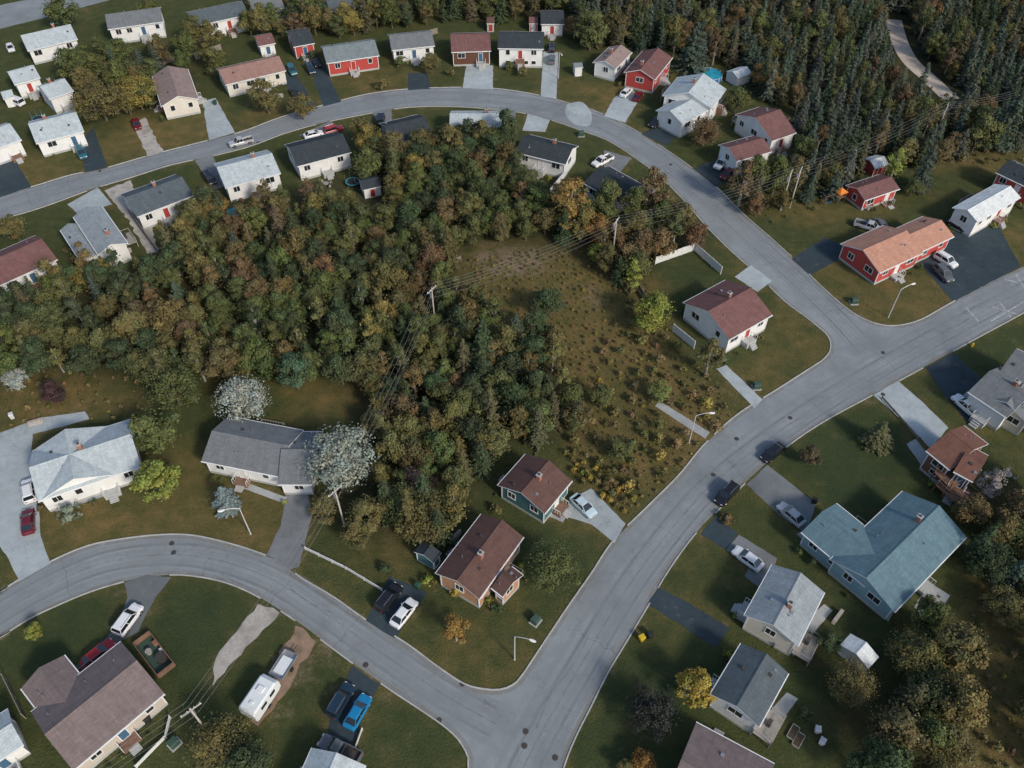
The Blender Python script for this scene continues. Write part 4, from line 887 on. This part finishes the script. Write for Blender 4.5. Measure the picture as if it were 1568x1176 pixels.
IND=[(370,612,88,'B',SV),(520,700,118,'B',(.25,.29,.25)),(262,590,92,'B',G_),(345,765,58,'C2',(.19,.25,.24)),(240,738,68,'D',YG),(235,655,80,'D',G_),(107,787,40,'K',(.16,.20,.15)),
(848,868,92,'B',G_),(697,962,40,'T',(.22,.15,.045)),(650,790,90,'B',OL),(620,770,80,'B',G_),(560,790,60,'D',OL),(1065,1055,62,'D',YL),(998,1085,88,'B',(.034,.038,.032)),(985,1168,40,'D',OR),(960,1176,30,'D',OL),
(1345,668,52,'C2',(.10,.105,.05)),(1240,697,34,'D',(.09,.075,.045)),(1088,542,46,'T',OL),(1003,478,60,'D',YG),(970,415,34,'T',YG),(915,387,34,'D',YG),(838,460,50,'D',DG),(1010,598,40,'D',(.16,.20,.06)),
(150,150,78,'B',OL),(208,138,66,'B',(.20,.17,.05)),(320,320,60,'B',(.19,.135,.04)),(110,95,50,'D',G_),(92,15,50,'D',G_),(405,145,50,'D',OL),(80,600,40,'D',WN),(20,580,40,'D',SV),(1080,200,56,'B',BR),(1140,275,44,'T',BR),
(1180,115,56,'B',(.19,.135,.045)),(1130,150,40,'D',G_),(1000,290,50,'T',BR),(1520,740,40,'T',(.3,.28,.25)),(1305,1045,80,'B',OL),(1400,1000,86,'B',OL),(1430,1060,90,'B',DG),(1450,1130,90,'B',OL),(1390,1120,50,'D',(.22,.19,.05)),
(330,1140,100,'B',OL),(380,1165,70,'D',DG),(50,968,30,'D',YG),(18,345,46,'D',OL),(225,12,40,'D',G_),(460,160,40,'D',OL),(640,240,60,'B',DG),(585,130,24,'K',OL),(660,95,30,'D',OL),(615,95,22,'K',G_),
(690,110,18,'K',OL),(780,100,20,'K',G_),(800,110,22,'K',OL),(880,40,40,'B',BR),(1548,180,50,'C',TE),(820,640,60,'D',G_),(450,570,60,'D',(.07,.115,.06)),(1275,250,50,'B',BR),(875,310,56,'T',(.20,.145,.05)),(740,530,60,'C',DG),
(480,85,20,'K',DG),(1372,250,34,'T',YG),(1420,255,40,'C',TE),(1400,285,30,'D',G_),(640,740,60,'D',(.14,.09,.07)),(500,775,50,'D',OL),(640,665,60,'D',G_),(560,250,50,'D',G_),(755,215,60,'B',G_),(545,815,50,'D',OL),
(1520,860,80,'B',DG),(1560,820,70,'B',G_),(1545,930,70,'B',OL),(1270,980,40,'D',DG),(1230,1090,30,'K',DG),(760,780,24,'K',OL),(590,870,26,'K',DG),(655,890,22,'K',YG),(700,905,24,'K',YL),(1115,795,26,'K',BR),(1215,985,20,'K',G_),
(300,330,50,'D',OL),(180,80,40,'D',G_),(1065,60,50,'C',TE),(905,45,50,'D',G_),(1415,170,50,'B',OL),(470,560,50,'D',G_)]
NM={'B':'large_tree','D':'deciduous_tree','T':'birch_tree','C':'spruce_tree','C2':'spruce_tree','K':'garden_shrub'}
for px,py,wpx,k,c in IND:
    scl=math.cos(PITCH)*(py+822)/CH; d=wpx/scl
    ms={'B':BIG,'D':DEC,'T':TALL,'C':CON,'C2':CON,'K':BUSH}[k]; me=random.choice(ms)
    base={'B':8.9,'D':5.4,'T':3.7,'C':4.0,'C2':4.2,'K':1.9}[k]; s=d/base; H={'B':9.0,'D':7.2,'T':8.4,'C':8.5,'C2':8.5,'K':1.5}[k]
    sz=s*(.85 if k!='C2' else .5); zc=H*sz*(.54 if k!='C2' else .4)
    x,y=S2((px,py),zc); place(me,NM[k],None,(x,y,0),random.uniform(0,6),(s,s,sz),jit(c,.06))
for (cx,cy,ux,uy,hl,hw) in RECTS[:NH]:
    for _ in range(random.randint(3,7)):
        s=random.choice([-1,1]); t=random.uniform(-hl,hl); o=hw+random.uniform(.5,1.2)
        x=cx+ux*t-uy*s*o; y=cy+uy*t+ux*s*o
        if look(drv,x,y) or look(roadmask,x,y): continue
        q_=random.uniform(.3,.8); place(random.choice(BUSH),'garden_shrub',None,(x,y,0),random.uniform(0,6),(q_,q_,q_),jit(random.choice([G_,DG,OL,YG,BR,DG])))
print('forest trees',cnt,'objects',len(bpy.data.objects))
# ------------------------------------------------------------------ light, camera
wd=bpy.data.worlds.new('World'); scene.world=wd; wd.use_nodes=True; nt=wd.node_tree; bg=nt.nodes['Background']
sk=nt.nodes.new('ShaderNodeTexSky'); sk.sky_type='NISHITA'; sk.sun_disc=False; az=math.atan2(.65,-.75); el=math.radians(34)
sk.sun_elevation=el; sk.sun_rotation=az; sk.dust_density=1.6; sk.air_density=1.0; sk.ozone_density=1.0
nt.links.new(sk.outputs[0],bg.inputs[0]); bg.inputs[1].default_value=.15
sd=bpy.data.lights.new('sun','SUN'); sd.energy=2.7; sd.angle=math.radians(8); sd.color=(1,.90,.77)
so=bpy.data.objects.new('sun',sd); COL.objects.link(so); so.rotation_euler=Vector((math.sin(az)*math.cos(el),math.cos(az)*math.cos(el),math.sin(el))).to_track_quat('Z','Y').to_euler(); so.location=(0,0,200)
cd=bpy.data.cameras.new('camera'); cd.sensor_width=36; cd.lens=F/1568*36; cd.clip_end=6000; cd.clip_start=1
co_=bpy.data.objects.new('camera',cd); COL.objects.link(co_); co_.location=(0,0,CH); co_.rotation_euler=(math.pi/2-PITCH,0,0); scene.camera=co_
scene.view_settings.view_transform='Standard'; scene.view_settings.look='None'; scene.view_settings.exposure=0; scene.view_settings.gamma=1
